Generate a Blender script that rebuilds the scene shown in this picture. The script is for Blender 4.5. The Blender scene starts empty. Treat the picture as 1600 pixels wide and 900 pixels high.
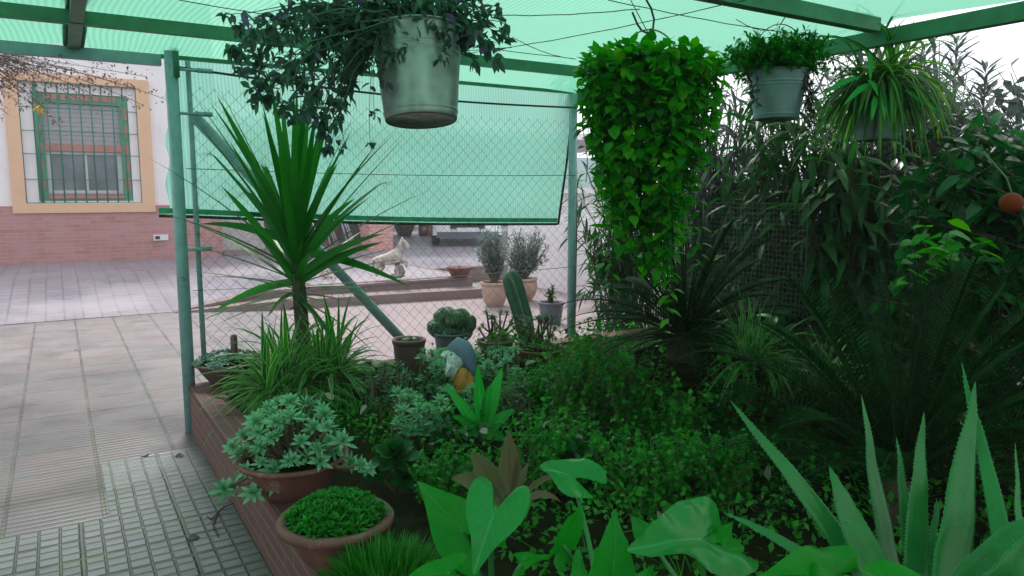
import bpy, math, random
from mathutils import Vector, Matrix, noise
R = math.radians
rnd = random.Random(11)
sc = bpy.context.scene
COL = sc.collection
V3 = Vector
ZUP = V3((0, 0, 1))

# ------------------------------------------------------------------ camera
YAW, PITCH, CAMH, FPX = 31.5, 7.2, 1.5, 1155.0
cam = bpy.data.objects.new('camera', bpy.data.cameras.new('camera'))
COL.objects.link(cam)
cam.location = (0, 0, CAMH)
cam.rotation_euler = (R(90 - PITCH), 0, R(-YAW))
cam.data.sensor_width = 36
cam.data.lens = 36 * FPX / 1600
cam.data.clip_start = 0.05
cam.data.clip_end = 500
sc.camera = cam

# ------------------------------------------------------------------ world, sun, exposure
SUN_EL, SUN_AZ = 52, 78          # azimuth measured from +X (the direction the light comes from)
w = bpy.data.worlds.new('World'); sc.world = w; w.use_nodes = True
wn = w.node_tree; wn.nodes.clear()
sky = wn.nodes.new('ShaderNodeTexSky'); sky.sky_type = 'NISHITA'; sky.sun_disc = False
sky.sun_elevation = R(SUN_EL); sky.sun_rotation = R(90 - SUN_AZ)
sky.dust_density = 2.0; sky.air_density = 1.0
hs = wn.nodes.new('ShaderNodeHueSaturation'); hs.inputs['Saturation'].default_value = 0.3
bg = wn.nodes.new('ShaderNodeBackground'); bg.inputs['Strength'].default_value = 0.13
wo = wn.nodes.new('ShaderNodeOutputWorld')
cl_ = wn.nodes.new('ShaderNodeMixRGB'); cl_.inputs[0].default_value = .55; cl_.inputs[2].default_value = (8.2, 8.3, 8.8, 1)   # thin even cloud
wn.links.new(sky.outputs[0], hs.inputs['Color']); wn.links.new(hs.outputs[0], cl_.inputs[1]); wn.links.new(cl_.outputs[0], bg.inputs[0]); wn.links.new(bg.outputs[0], wo.inputs[0])
sl = bpy.data.lights.new('sun', 'SUN'); sl.energy = 1.5; sl.angle = R(14); sl.color = (1, .96, .9)
so = bpy.data.objects.new('sun', sl); COL.objects.link(so)
sd = V3((math.cos(R(SUN_EL)) * math.cos(R(SUN_AZ)), math.cos(R(SUN_EL)) * math.sin(R(SUN_AZ)), math.sin(R(SUN_EL))))
so.rotation_euler = sd.to_track_quat('Z', 'Y').to_euler(); so.location = sd * 30
sc.view_settings.view_transform = 'Standard'; sc.view_settings.look = 'None'
sc.view_settings.exposure = 0.76; sc.view_settings.gamma = 1
sc.view_settings.use_curve_mapping = False
sc.cycles.max_bounces = 8; sc.cycles.transparent_max_bounces = 24
sc.cycles.transmission_bounces = 6; sc.cycles.diffuse_bounces = 4; sc.cycles.glossy_bounces = 2
sc.cycles.use_denoising = True
sc.cycles.caustics_reflective = False; sc.cycles.caustics_refractive = False
sc.cycles.sample_clamp_indirect = 6

# ------------------------------------------------------------------ where a point of the place is
CM = cam.rotation_euler.to_matrix()
def ray(px, py):
    return CM @ V3(((px - 800) / FPX, -(py - 450) / FPX, -1))
def at(px, py, d): return V3((0, 0, CAMH)) + ray(px, py) * d
def on_z(px, py, z):
    r = ray(px, py); return V3((0, 0, CAMH)) + r * ((z - CAMH) / r.z)
def on_v(px, py, v):
    r = ray(px, py); return V3((0, 0, CAMH)) + r * (v / r.y)
def depth(p):
    return -((CM.transposed() @ (p - V3((0, 0, CAMH)))).z)
def m_per_px(p): return depth(p) / FPX

# ------------------------------------------------------------------ mesh helpers
def tag(o, label=None, cat=None, group=None, kind=None):
    if label: o['label'] = label
    if cat: o['category'] = cat
    if group: o['group'] = group
    if kind: o['kind'] = kind
    return o
def thing(name, label, cat, loc, group=None):
    o = bpy.data.objects.new(name, None); COL.objects.link(o)
    o.location = loc; o.empty_display_size = .05
    return tag(o, label, cat, group)
WORLD = {}
class MB:
    def __init__(s): s.v = []; s.f = []; s.uv = {}; s.smooth = True
    def add(s, vs, fs, uvs=None):
        n = len(s.v); s.v.extend(vs)
        for f in fs: s.f.append([i + n for i in f])
        if uvs:
            for i, u in enumerate(uvs): s.uv[n + i] = u
    def build(s, name, mat, parent=None, origin=None, smooth=None):
        base = V3((0, 0, 0))
        if parent is not None: base = WORLD.get(parent.name, parent.location)
        elif origin is not None: base = V3(origin)
        me = bpy.data.meshes.new(name)
        me.from_pydata([tuple(V3(p) - base) for p in s.v], [], s.f)
        if s.uv:
            ul = me.uv_layers.new(name='UVMap')
            vi = [0] * len(me.loops); me.loops.foreach_get('vertex_index', vi)
            fl = []
            for i in vi:
                u = s.uv.get(i, (0, 0)); fl.append(u[0]); fl.append(u[1])
            ul.data.foreach_set('uv', fl)
        me.materials.append(mat)
        sm = s.smooth if smooth is None else smooth
        me.polygons.foreach_set('use_smooth', [sm] * len(me.polygons))
        me.update()
        o = bpy.data.objects.new(name, me); COL.objects.link(o)
        if parent is not None:
            o.parent = parent; WORLD[o.name] = base
        else: o.location = base; WORLD[o.name] = base
        return o

def box(mb, a, b):
    x0, y0, z0 = a; x1, y1, z1 = b
    mb.add([(x0,y0,z0),(x1,y0,z0),(x1,y1,z0),(x0,y1,z0),(x0,y0,z1),(x1,y0,z1),(x1,y1,z1),(x0,y1,z1)],
           [(0,3,2,1),(4,5,6,7),(0,1,5,4),(1,2,6,5),(2,3,7,6),(3,0,4,7)])
def obox(mb, c, ax, ay, az, hx, hy, hz):
    c = V3(c); vs = []
    for sz in (-1, 1):
        for sx, sy in ((-1,-1),(1,-1),(1,1),(-1,1)): vs.append(c + ax*hx*sx + ay*hy*sy + az*hz*sz)
    mb.add(vs, [(0,3,2,1),(4,5,6,7),(0,1,5,4),(1,2,6,5),(2,3,7,6),(3,0,4,7)])
def perp(d):
    d = d.normalized()
    s = d.cross(ZUP)
    if s.length < .05: s = d.cross(V3((1, 0.3, 0)))
    return s.normalized()
def tube(mb, path, r, n=8, cap=True):
    path = [V3(p) for p in path]; m = len(path); base = len(mb.v)
    rs = r if isinstance(r, (list, tuple)) else [r] * m
    vs = []; s = None
    for i, p in enumerate(path):
        d = (path[min(i+1, m-1)] - path[max(i-1, 0)])
        if d.length < 1e-9: d = V3((0, 0, 1))
        d.normalize()
        s = perp(d) if s is None else (s - d * s.dot(d))
        if s.length < 1e-4: s = perp(d)
        s.normalize(); t = d.cross(s)
        for k in range(n):
            a = 2 * math.pi * k / n
            vs.append(p + (s * math.cos(a) + t * math.sin(a)) * rs[i])
    fs = []
    for i in range(m - 1):
        for k in range(n):
            fs.append((i*n+k, i*n+(k+1) % n, (i+1)*n+(k+1) % n, (i+1)*n+k))
    if cap: fs.append(tuple(range(n))[::-1]); fs.append(tuple(range((m-1)*n, m*n)))
    mb.add(vs, fs)
def lathe(mb, prof, c, n=40, wob=0.0, axis=None):
    c = V3(c); vs = []; fs = []
    if axis is None: ax, ay, az = V3((1,0,0)), V3((0,1,0)), ZUP
    else:
        az = axis.normalized(); ax = perp(az); ay = az.cross(ax)
    for r, z in prof:
        for k in range(n):
            a = 2 * math.pi * k / n
            rr = r * (1 + wob * math.sin(3 * a + z * 9))
            vs.append(c + ax * math.cos(a) * rr + ay * math.sin(a) * rr + az * z)
    for i in range(len(prof) - 1):
        for k in range(n): fs.append((i*n+k, i*n+(k+1) % n, (i+1)*n+(k+1) % n, (i+1)*n+k))
    mb.add(vs, fs)
def blob(mb, c, rx, ry, rz, nu=14, nv=9, axis=None, amp=0, fr=4, rib=0, nr=0):
    c = V3(c); vs = []; fs = []
    if axis is None: ax, ay, az = V3((1,0,0)), V3((0,1,0)), ZUP
    else:
        az = axis.normalized(); ax = perp(az); ay = az.cross(ax)
    for i in range(nv + 1):
        th = math.pi * i / nv
        for k in range(nu):
            a = 2 * math.pi * k / nu
            q = V3((math.sin(th)*math.cos(a), math.sin(th)*math.sin(a), math.cos(th)))
            m = 1
            if amp: m += amp * noise.noise(q * fr + c * 7)
            if rib: m += rib * math.cos(nr * a)
            vs.append(c + ax*q.x*rx*m + ay*q.y*ry*m + az*q.z*rz*m)
    for i in range(nv):
        for k in range(nu): fs.append((i*nu+k, (i+1)*nu+k, (i+1)*nu+(k+1) % nu, i*nu+(k+1) % nu))
    mb.add(vs, fs)

# leaf outlines (half width along the length)
def P_strap(t): return (min(1, .55 + t * 3) * (1 - t ** 3)) + .02
def P_lance(t): return math.sin(math.pi * min(1, t ** .8)) ** .8 + .03
def P_ovate(t): return math.sin(math.pi * t ** .62) ** .75 + .03
def P_sword(t): return (1 - t) ** .7 * (.75 + .6 * min(t * 2.5, 1)) + .01
def P_spoon(t): return (.25 + .9 * math.sin(math.pi * .5 * min(1, t / .72)) ** 2) * (1 if t < .72 else math.sqrt(max(0, 1 - ((t - .72) / .29) ** 2))) + .03
def P_oval(t): return math.sqrt(max(0, 1 - (2 * t - 1) ** 2)) + .04

def blade(mb, p, d, L, W, prof=P_lance, droop=.3, seg=4, fold=.25, roll=0., wave=0.):
    d = d.normalized(); side = perp(d)
    if roll: side = Matrix.Rotation(roll, 3, d) @ side
    pos = V3(p); vs = []; uv = []
    for i in range(seg + 1):
        t = i / seg; wd = W * .5 * prof(t); nm = side.cross(d)
        f = fold * wd + (wave * wd * math.sin(i * 2.1) if wave else 0)
        vs += [pos - side * wd + nm * f, pos.copy(), pos + side * wd + nm * f]
        uv += [(0, t), (.5, t), (1, t)]
        d = (d + V3((0, 0, -droop / seg))).normalized()
        side = (side - d * side.dot(d)).normalized()
        pos = pos + d * (L / seg)
    fs = []
    for i in range(seg):
        a = i * 3; fs += [(a, a+1, a+4, a+3), (a+1, a+2, a+5, a+4)]
    mb.add(vs, fs, uv)
    return pos
def bez(p0, p1, p2, n):
    return [p0 * (1-t)**2 + p1 * 2*t*(1-t) + p2 * t*t for t in [i / n for i in range(n + 1)]]
def blade_to(mb, path, W, prof, fold=.25, face=None, thick=0):
    """leaf along a list of points; face = the way its upper side looks"""
    n = len(path) - 1; vs = []; uv = []; fs = []
    face = face or V3((-.5, -.85, .4))
    k = 4 if thick else 3
    for i, p in enumerate(path):
        d = (path[min(i+1, n)] - path[max(i-1, 0)]).normalized()
        side = d.cross(face)
        side = side.normalized() if side.length > .01 else perp(d)
        nm = side.cross(d); t = i / n; wd = W * .5 * prof(t)
        vs += [p - side*wd + nm*fold*wd, p.copy(), p + side*wd + nm*fold*wd]
        uv += [(0, t), (.5, t), (1, t)]
        if thick: vs.append(p - nm * wd * thick); uv.append((.5, t))
    for i in range(n):
        a = i * k; b = a + k
        fs += [(a, a+1, b+1, b), (a+1, a+2, b+2, b+1)]
        if thick: fs += [(a+2, a+3, b+3, b+2), (a+3, a, b, b+3)]
    mb.add(vs, fs, uv)
def rosette(mb, c, axis, Rr, n, W, prof=P_spoon, lo=5, hi=80, droop=-.2, seg=3, fold=.3, jit=.15):
    az = axis.normalized(); ax = perp(az); ay = az.cross(ax)
    for i in range(n):
        t = i / max(1, n - 1); a = i * 2.39996 + rnd.uniform(-.15, .15)
        el = R(lo + (hi - lo) * t ** 1.2)
        d = (ax * math.cos(a) + ay * math.sin(a)) * math.cos(el) + az * math.sin(el)
        L = Rr * (1 - .55 * t) * rnd.uniform(1 - jit, 1 + jit)
        side = (ax * -math.sin(a) + ay * math.cos(a))
        p0 = V3(c) + az * (t * Rr * .1); p2 = p0 + d * L
        p1 = p0 + d * L * .5 - az * L * .12 * (-droop * 5)
        path = bez(p0, p1, p2, seg)
        blade_to(mb, path, W * (1 - .45 * t), prof, fold, face=az * .9 + d * -.2)
def rdir(up=0.):
    while 1:
        q = V3((rnd.uniform(-1,1), rnd.uniform(-1,1), rnd.uniform(-1,1)))
        if .05 < q.length < 1:
            q.normalize(); q.z += up; return q.normalized()
def bush(mL, mT, base, cen, rad, nt, nl, L, W, prof=P_lance, droop=.4, seg=2, fold=.25, tr=.004, spread=.8, up=.1, start=.3, shell=.45, bj=.03):
    base = V3(base); cen = V3(cen)
    for i in range(nt):
        q = rdir(); k = rnd.random() ** shell
        tgt = cen + V3((q.x*rad[0], q.y*rad[1], q.z*rad[2])) * k
        b = base + V3((rnd.uniform(-bj,bj), rnd.uniform(-bj,bj), 0))
        mid = (b + tgt) * .5 + V3((rnd.uniform(-1,1)*rad[0]*.2, rnd.uniform(-1,1)*rad[1]*.2, rad[2]*.15))
        path = bez(b, mid, tgt, 5)
        if mT: tube(mT, path, [tr, tr*.9, tr*.8, tr*.65, tr*.5, tr*.3], 4, False)
        for j in range(nl):
            t = start + (1 - start) * (j + rnd.random()) / nl
            p = b * (1-t)**2 + mid * 2*t*(1-t) + tgt * t*t
            tan = ((mid - b) * (1-t) + (tgt - mid) * t).normalized()
            d = (tan * (1 - spread) + rdir(up) * spread).normalized()
            s = rnd.uniform(.7, 1.2)
            blade(mL, p, d, L*s, W*s, prof, droop*rnd.uniform(.5,1.5), seg, fold, rnd.uniform(-.6,.6))

# ------------------------------------------------------------------ materials
class NT:
    def __init__(s, name):
        s.m = bpy.data.materials.new(name); s.m.use_nodes = True; s.t = s.m.node_tree; s.t.nodes.clear()
        s.out = s.n('ShaderNodeOutputMaterial')
    def n(s, ty, props=None, **inp):
        nd = s.t.nodes.new(ty)
        for k, v in (props or {}).items(): setattr(nd, k, v)
        for k, v in inp.items():
            s.set(nd.inputs[int(k[1:])] if k[0] == 'i' and k[1:].isdigit() else nd.inputs[k.replace('_', ' ')], v)
        return nd
    def set(s, sock, v):
        if isinstance(v, bpy.types.NodeSocket): s.t.links.new(v, sock)
        elif isinstance(v, bpy.types.Node): s.t.links.new(v.outputs[0], sock)
        else:
            if isinstance(v, (tuple, list)) and len(v) == 3 and sock.type == 'RGBA': v = (*v, 1)
            sock.default_value = v
    def math(s, op, a, b=0., c=0.):
        nd = s.n('ShaderNodeMath', {'operation': op}); s.set(nd.inputs[0], a); s.set(nd.inputs[1], b); s.set(nd.inputs[2], c); return nd.outputs[0]
    def mix(s, f, a, b):
        nd = s.n('ShaderNodeMixRGB'); s.set(nd.inputs[0], f); s.set(nd.inputs[1], a); s.set(nd.inputs[2], b); return nd.outputs[0]
    def ramp(s, f, stops):
        nd = s.n('ShaderNodeValToRGB'); s.set(nd.inputs[0], f); e = nd.color_ramp.elements
        while len(e) < len(stops): e.new(.5)
        for i, (p, c) in enumerate(stops): e[i].position = p; e[i].color = (*c, 1) if len(c) == 3 else c
        return nd.outputs[0]
    def coord(s, which='Object'): return s.n('ShaderNodeTexCoord').outputs[which]
    def noise(s, scale, detail=4, vec=None, rough=.55):
        nd = s.n('ShaderNodeTexNoise', None, Scale=scale, Detail=detail, Roughness=rough)
        if vec is not None: s.set(nd.inputs['Vector'], vec)
        return nd.outputs['Fac']
    def bsdf(s, col, rough=.5, metal=0., bump=None, bs=.3, bd=.01, spec=.5, coat=0.):
        nd = s.n('ShaderNodeBsdfPrincipled', None, Base_Color=col, Roughness=rough, Metallic=metal)
        nd.inputs['Specular IOR Level'].default_value = spec
        if coat: nd.inputs['Coat Weight'].default_value = coat
        if bump is not None:
            b = s.n('ShaderNodeBump', None, Strength=bs, Distance=bd, Height=bump); s.set(nd.inputs['Normal'], b)
        return nd
    def done(s, sh): s.set(s.out.inputs[0], sh); return s.m

def leaf_mat(name, cols, rough=.4, trans=.35, mid=None, edge=None, spec=.22, veins=None, spots=None, tcol=None, pure=True):
    if pure: cols = [(c[0]*.6, c[1], c[2]*.5) for c in cols]
    m = NT(name)
    rpi = m.n('ShaderNodeNewGeometry').outputs['Random Per Island']
    k = len(cols)
    col = m.ramp(rpi, [(i / (k - 1), c) for i, c in enumerate(cols)])
    nz = m.noise(6, 3, m.coord())
    col = m.mix(m.math('MULTIPLY', nz, .5), col, (cols[0][0]*.6, cols[0][1]*.6, cols[0][2]*.6))
    col = m.mix(m.ramp(m.noise(34, 5, m.coord(), .7), [(.5, (0,)*3), (.74, (.35,)*3)]), col, (cols[0][0]*.5, cols[0][1]*.5, cols[0][2]*.5))
    if mid or edge or veins or spots:
        uv = m.n('ShaderNodeSeparateXYZ', None, Vector=m.coord('UV'))
        dist = m.math('ABSOLUTE', m.math('SUBTRACT', uv.outputs[0], .5))
        if veins:
            q = m.math('FRACT', m.math('MULTIPLY', m.math('SUBTRACT', uv.outputs[1], m.math('MULTIPLY', dist, 1.1)), veins[2]))
            col = m.mix(m.math('MULTIPLY', m.math('LESS_THAN', q, veins[1]), veins[3] if len(veins) > 3 else .5), col, veins[0])
        if spots:
            sp = m.n('ShaderNodeTexVoronoi', None, Scale=spots[1], Vector=m.coord())
            col = m.mix(m.math('LESS_THAN', sp.outputs[0], spots[2]), col, spots[0])
        if mid: col = m.mix(m.math('MULTIPLY', m.math('LESS_THAN', dist, mid[1]), mid[2] if len(mid) > 2 else .8), col, mid[0])
        if edge: col = m.mix(m.math('GREATER_THAN', m.math('ADD', dist, m.math('MULTIPLY', m.math('SUBTRACT', m.noise(40, 2, m.coord()), .5), edge[2] if len(edge) > 2 else 0)), edge[1]), col, edge[0])
    b = m.bsdf(col, rough, spec=spec, bump=m.noise(60, 2, m.coord()), bs=.15, bd=.004)
    if trans <= 0: return m.done(b)
    hv = m.n('ShaderNodeHueSaturation', None, Saturation=1.1, Value=1.6, Color=col)
    tr = m.n('ShaderNodeBsdfTranslucent', None, Color=hv)
    mx = m.n('ShaderNodeMixShader', None, Fac=trans)
    m.set(mx.inputs[1], b); m.set(mx.inputs[2], tr)
    return m.done(mx)
def plain(name, col, rough=.5, metal=0., var=.25, scale=12, spec=.5, col2=None, bs=.2, fleck=None):
    m = NT(name)
    nz = m.noise(scale, 5, m.coord())
    c2 = col2 or tuple(c * (1 - var * 2) for c in col)
    c = m.ramp(nz, [(.3, c2), (.62, col)])
    if fleck:      # stains, chips and rust with a shape of their own
        f1 = m.noise(fleck[1], 6, m.coord(), .75)
        c = m.mix(m.ramp(f1, [(fleck[2], (0,)*3), (fleck[2] + .06, (fleck[3],)*3)]), c, fleck[0])
    return m.done(m.bsdf(c, rough, metal, bump=nz, bs=bs, bd=.004, spec=spec))

def xz(m):
    s = m.n('ShaderNodeSeparateXYZ', None, Vector=m.coord())
    return m.n('ShaderNodeCombineXYZ', None, X=m.math('ADD', s.outputs[0], s.outputs[1]), Y=s.outputs[2], Z=0.).outputs[0]
def brick_mat(name, c1, c2, mort, bw=.25, bh=.065, ms=.006, rough=.8, wear=None):
    m = NT(name); v = xz(m)
    b = m.n('ShaderNodeTexBrick', {'offset': .5}, Vector=v, Color1=c1, Color2=c2, Mortar=mort, Scale=1.)
    b.inputs['Mortar Size'].default_value = ms; b.inputs['Brick Width'].default_value = bw; b.inputs['Row Height'].default_value = bh
    b.inputs['Mortar Smooth'].default_value = .3
    nz = m.noise(2.2, 6, m.coord(), .65); n2 = m.noise(30, 4, m.coord())
    col = m.mix(m.math('MULTIPLY', n2, .35), b.outputs[0], mort)
    if wear: col = m.mix(m.ramp(nz, [(.45, (0,0,0)), (.75, (1,1,1))]), col, wear)
    h = m.math('SUBTRACT', m.math('MULTIPLY', n2, .3), b.outputs['Fac'])
    return m.done(m.bsdf(col, rough, bump=h, bs=.6, bd=.006))
def stucco(name, col, dirt, scale=1.5):
    m = NT(name); nz = m.noise(scale, 6, m.coord(), .6)
    c = m.mix(m.ramp(nz, [(.5, (0,0,0)), (.85, (1,1,1))]), col, dirt)
    return m.done(m.bsdf(c, .85, bump=m.noise(70, 3, m.coord()), bs=.25, bd=.004))
def cloth_mat(name, tcol, dcol, trans, freq, amp, axis=0, dens=.5):
    """woven shade netting: light passes through the threads, a little straight through the holes"""
    m = NT(name); s = m.n('ShaderNodeSeparateXYZ', None, Vector=m.coord())
    x = s.outputs[axis]
    wob = m.math('MULTIPLY', m.noise(1.2, 2, m.coord()), .10)
    st = m.math('MULTIPLY_ADD', m.math('SINE', m.math('MULTIPLY', m.math('ADD', x, wob), freq)), .5, .5)
    nz = m.noise(1.1, 4, m.coord(), .6)
    fine = m.noise(160, 2, m.coord())
    k = m.math('ADD', m.math('MULTIPLY', st, amp), m.math('MULTIPLY', m.math('ADD', m.math('MULTIPLY', nz, 2), fine), .2))
    dark = tuple(c * .5 for c in tcol)
    tc = m.mix(k, tcol, dark)
    tr = m.n('ShaderNodeBsdfTranslucent', None, Color=tc)
    df = m.n('ShaderNodeBsdfDiffuse', None, Color=dcol)
    a = m.n('ShaderNodeMixShader', None, Fac=dens); m.set(a.inputs[1], df); m.set(a.inputs[2], tr)
    tp = m.n('ShaderNodeBsdfTransparent', None, Color=(1, 1, 1))
    b = m.n('ShaderNodeMixShader', None); m.set(b.inputs[0], m.math('MULTIPLY', m.math('SUBTRACT', 1.35, m.math('MULTIPLY', st, amp * 2)), trans)); m.set(b.inputs[1], a); m.set(b.inputs[2], tp)
    return m.done(b)

M = {}
M['white_wall'] = stucco('white_render', (.84, .82, .83), (.72, .69, .70))
M['house_brick'] = brick_mat('house_brick', (.38, .145, .135), (.48, .23, .215), (.46, .31, .30), .29, .07, .006, wear=(.48, .27, .265))
M['planter_brick'] = brick_mat('planter_brick', (.095, .032, .026), (.13, .045, .035), (.20, .13, .11), .26, .06, .004, .6)
M['pillar_brick'] = brick_mat('pillar_brick', (.55, .22, .20), (.62, .28, .26), (.7, .5, .48), .28, .08, .007)
M['peach'] = stucco('peach_paint', (.72, .47, .30), (.62, .40, .26), 3)
M['dark_room'] = plain('brown_wall', (.10, .055, .05), .7)
M['pale_teal'] = stucco('pale_teal_paint', (.45, .62, .60), (.35, .5, .5))
M['terrazzo'] = plain('terrazzo', (.55, .52, .5), .6, var=.3, scale=45)
M['terracotta'] = plain('terracotta', (.19, .065, .05), .7, var=.18, scale=9, col2=(.12, .045, .036), fleck=((.30, .22, .18), 11, .58, .45))
M['terracotta_pale'] = plain('pale_terracotta', (.52, .34, .27), .8, var=.15, scale=7, col2=(.40, .30, .22))
M['brown_plastic'] = plain('brown_plastic', (.15, .08, .075), .55, var=.1, scale=6, fleck=((.28, .22, .2), 20, .62, .4))
M['grey_plastic'] = plain('grey_plastic', (.10, .12, .15), .5, var=.1)
M['soil'] = plain('soil', (.022, .022, .010), 1.0, spec=.02, var=.3, scale=25, bs=.8)
M['blue_paint'] = plain('blue_green_paint', (.25, .42, .42), .45, var=.12, scale=14, col2=(.17, .33, .34), fleck=((.13, .07, .04), 16, .62, .75))
M['green_paint'] = plain('green_paint', (.045, .25, .11), .5, var=.2, scale=7, fleck=((.10, .07, .04), 14, .61, .7))
M['grille'] = plain('grille_green', (.03, .20, .12), .45, var=.08)
M['frame_green'] = plain('frame_green', (.07, .32, .18), .5, var=.1)
M['red_brick_strip'] = brick_mat('window_brick', (.45, .16, .13), (.55, .22, .18), (.45, .3, .28), .12, .4, .006)
M['shutter'] = plain('shutter_grey', (.42, .42, .44), .6, var=.06)
M['alu'] = plain('aluminium', (.55, .57, .60), .4, .3, var=.05)
M['wire'] = plain('galvanised_wire', (.17, .18, .18), .45, .6, var=.15)
M['dark_wire'] = plain('dark_wire', (.03, .035, .035), .5, .4, var=.15)
M['hem'] = plain('dark_hem', (.012, .05, .025), .8)
M['bark'] = plain('bark', (.10, .07, .045), .9, var=.3, scale=30, bs=.8)
M['yucca_bark'] = plain('yucca_bark', (.07, .10, .045), .9, var=.3, scale=26, bs=.9)
M['dark_stem'] = plain('frond_stalk', (.012, .045, .012), .7, spec=.1, var=.2)
M['stem'] = plain('green_stem', (.10, .18, .05), .6, var=.2)
M['woody'] = plain('woody_stem', (.13, .10, .05), .8, var=.2)
M['statue'] = plain('weathered_stone', (.62, .58, .52), .85, var=.3, scale=9, col2=(.22, .19, .17), bs=.6)
M['white_plastic'] = plain('white_plastic', (.75, .75, .74), .4, var=.04)
M['black'] = plain('black_rubber', (.015, .015, .017), .6, var=.1)
M['rope'] = plain('dark_rope', (.02, .05, .03), .8)

def galv():
    m = NT('galvanised_zinc'); mp = m.n('ShaderNodeMapping', None, Vector=m.coord()); mp.inputs['Scale'].default_value = (6, 6, .8); nz = m.noise(3, 5, mp)
    vz = m.n('ShaderNodeTexVoronoi', None, Scale=26., Vector=m.coord())
    c = m.mix(m.math('MULTIPLY', nz, .8), (.30, .36, .34), (.10, .15, .13))
    c = m.mix(m.math('MULTIPLY', vz.outputs[0], .25), c, (.7, .74, .72))
    return m.done(m.bsdf(c, m.ramp(nz, [(.3, (.38,)*3), (.7, (.6,)*3)]), .75, bump=nz, bs=.15, bd=.01))
M['zinc'] = galv()
M['bluegreen_pot'] = plain('painted_bucket', (.20, .30, .30), .5, .4, var=.15, scale=8)

def glass():
    m = NT('window_glass'); nz = m.noise(1.5, 3, m.coord())
    return m.done(m.bsdf(m.ramp(nz, [(.3, (.10, .12, .14)), (.7, (.22, .25, .28))]), .12, spec=.7))
M['glass'] = glass()

def slabs():
    m = NT('ribbed_slabs'); co = m.coord()
    s = m.n('ShaderNodeSeparateXYZ', None, Vector=co)
    off = m.n('ShaderNodeCombineXYZ', None, X=m.math('ADD', s.outputs[0], .3), Y=m.math('ADD', s.outputs[1], .205), Z=0.)
    b = m.n('ShaderNodeTexBrick', {'offset': 0.}, Vector=off, Color1=(.24, .17, .18), Color2=(.13, .11, .13), Mortar=(.022, .025, .018), Scale=1.)
    b.inputs['Mortar Size'].default_value = .011; b.inputs['Brick Width'].default_value = .4; b.inputs['Row Height'].default_value = .4
    b.inputs['Mortar Smooth'].default_value = .4
    big = m.noise(.8, 5, co, .6); fine = m.noise(45, 4, co); mid = m.noise(4, 5, co, .7)
    col = m.mix(m.ramp(big, [(.42, (0,0,0)), (.62, (.8,.8,.8))]), b.outputs[0], (.27, .20, .185))
    col = m.mix(b.outputs['Fac'], col, (.03, .035, .025))
    col = m.mix(m.math('MULTIPLY', m.ramp(mid, [(.42, (0,0,0)), (.62, (1,1,1))]), .7), col, (.19, .20, .215))
    col = m.mix(m.math('MULTIPLY', fine, .25), col, (.2, .2, .2))
    rib = m.math('MULTIPLY_ADD', m.math('SINE', m.math('MULTIPLY', s.outputs[1], 2 * math.pi / .05)), .5, .5)
    rib = m.math('POWER', rib, 4)
    zone = m.math('SUBTRACT', 1, m.n('ShaderNodeMapRange', None, Value=m.math('ADD', s.outputs[1], m.math('MULTIPLY', mid, 1.2)), i1=7.6, i2=8.6).outputs[0])
    worn = m.ramp(m.noise(1.7, 4, co), [(.30, (.35,)*3), (.5, (1,)*3)])
    rm = m.math('MULTIPLY', m.math('MULTIPLY', rib, zone), worn)
    col = m.mix(m.math('MULTIPLY', rm, .95), col, (.035, .04, .042))
    stn = m.ramp(m.noise(2.6, 7, co, .75), [(.50, (0,)*3), (.60, (.6,)*3)])
    col = m.mix(stn, col, (.11, .105, .11))
    # moss in the joints, in patches
    mz = m.ramp(m.noise(1.9, 4, co), [(.50, (0,)*3), (.58, (1,)*3)])
    near = m.math('LESS_THAN', s.outputs[1], 7.6)
    mo = m.math('MULTIPLY', m.math('MULTIPLY', mz, near), m.math('MAXIMUM', b.outputs['Fac'], m.math('MULTIPLY', m.math('GREATER_THAN', fine, .62), .25)))
    col = m.mix(mo, col, (.05, .10, .015))
    h = m.math('SUBTRACT', m.math('MULTIPLY', fine, .2), m.math('ADD', b.outputs['Fac'], rm))
    rg = m.ramp(m.noise(1.1, 4, co), [(.4, (.38,)*3), (.65, (.75,)*3)])
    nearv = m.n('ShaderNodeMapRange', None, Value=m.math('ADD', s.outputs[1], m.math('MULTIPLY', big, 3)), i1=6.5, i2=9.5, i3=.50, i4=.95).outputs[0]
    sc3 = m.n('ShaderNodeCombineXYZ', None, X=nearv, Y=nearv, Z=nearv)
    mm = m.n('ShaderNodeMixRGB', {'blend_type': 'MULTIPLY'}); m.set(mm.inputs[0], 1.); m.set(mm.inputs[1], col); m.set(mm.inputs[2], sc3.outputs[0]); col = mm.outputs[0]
    return m.done(m.bsdf(col, rg, bump=h, bs=.5, bd=.005))
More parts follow.
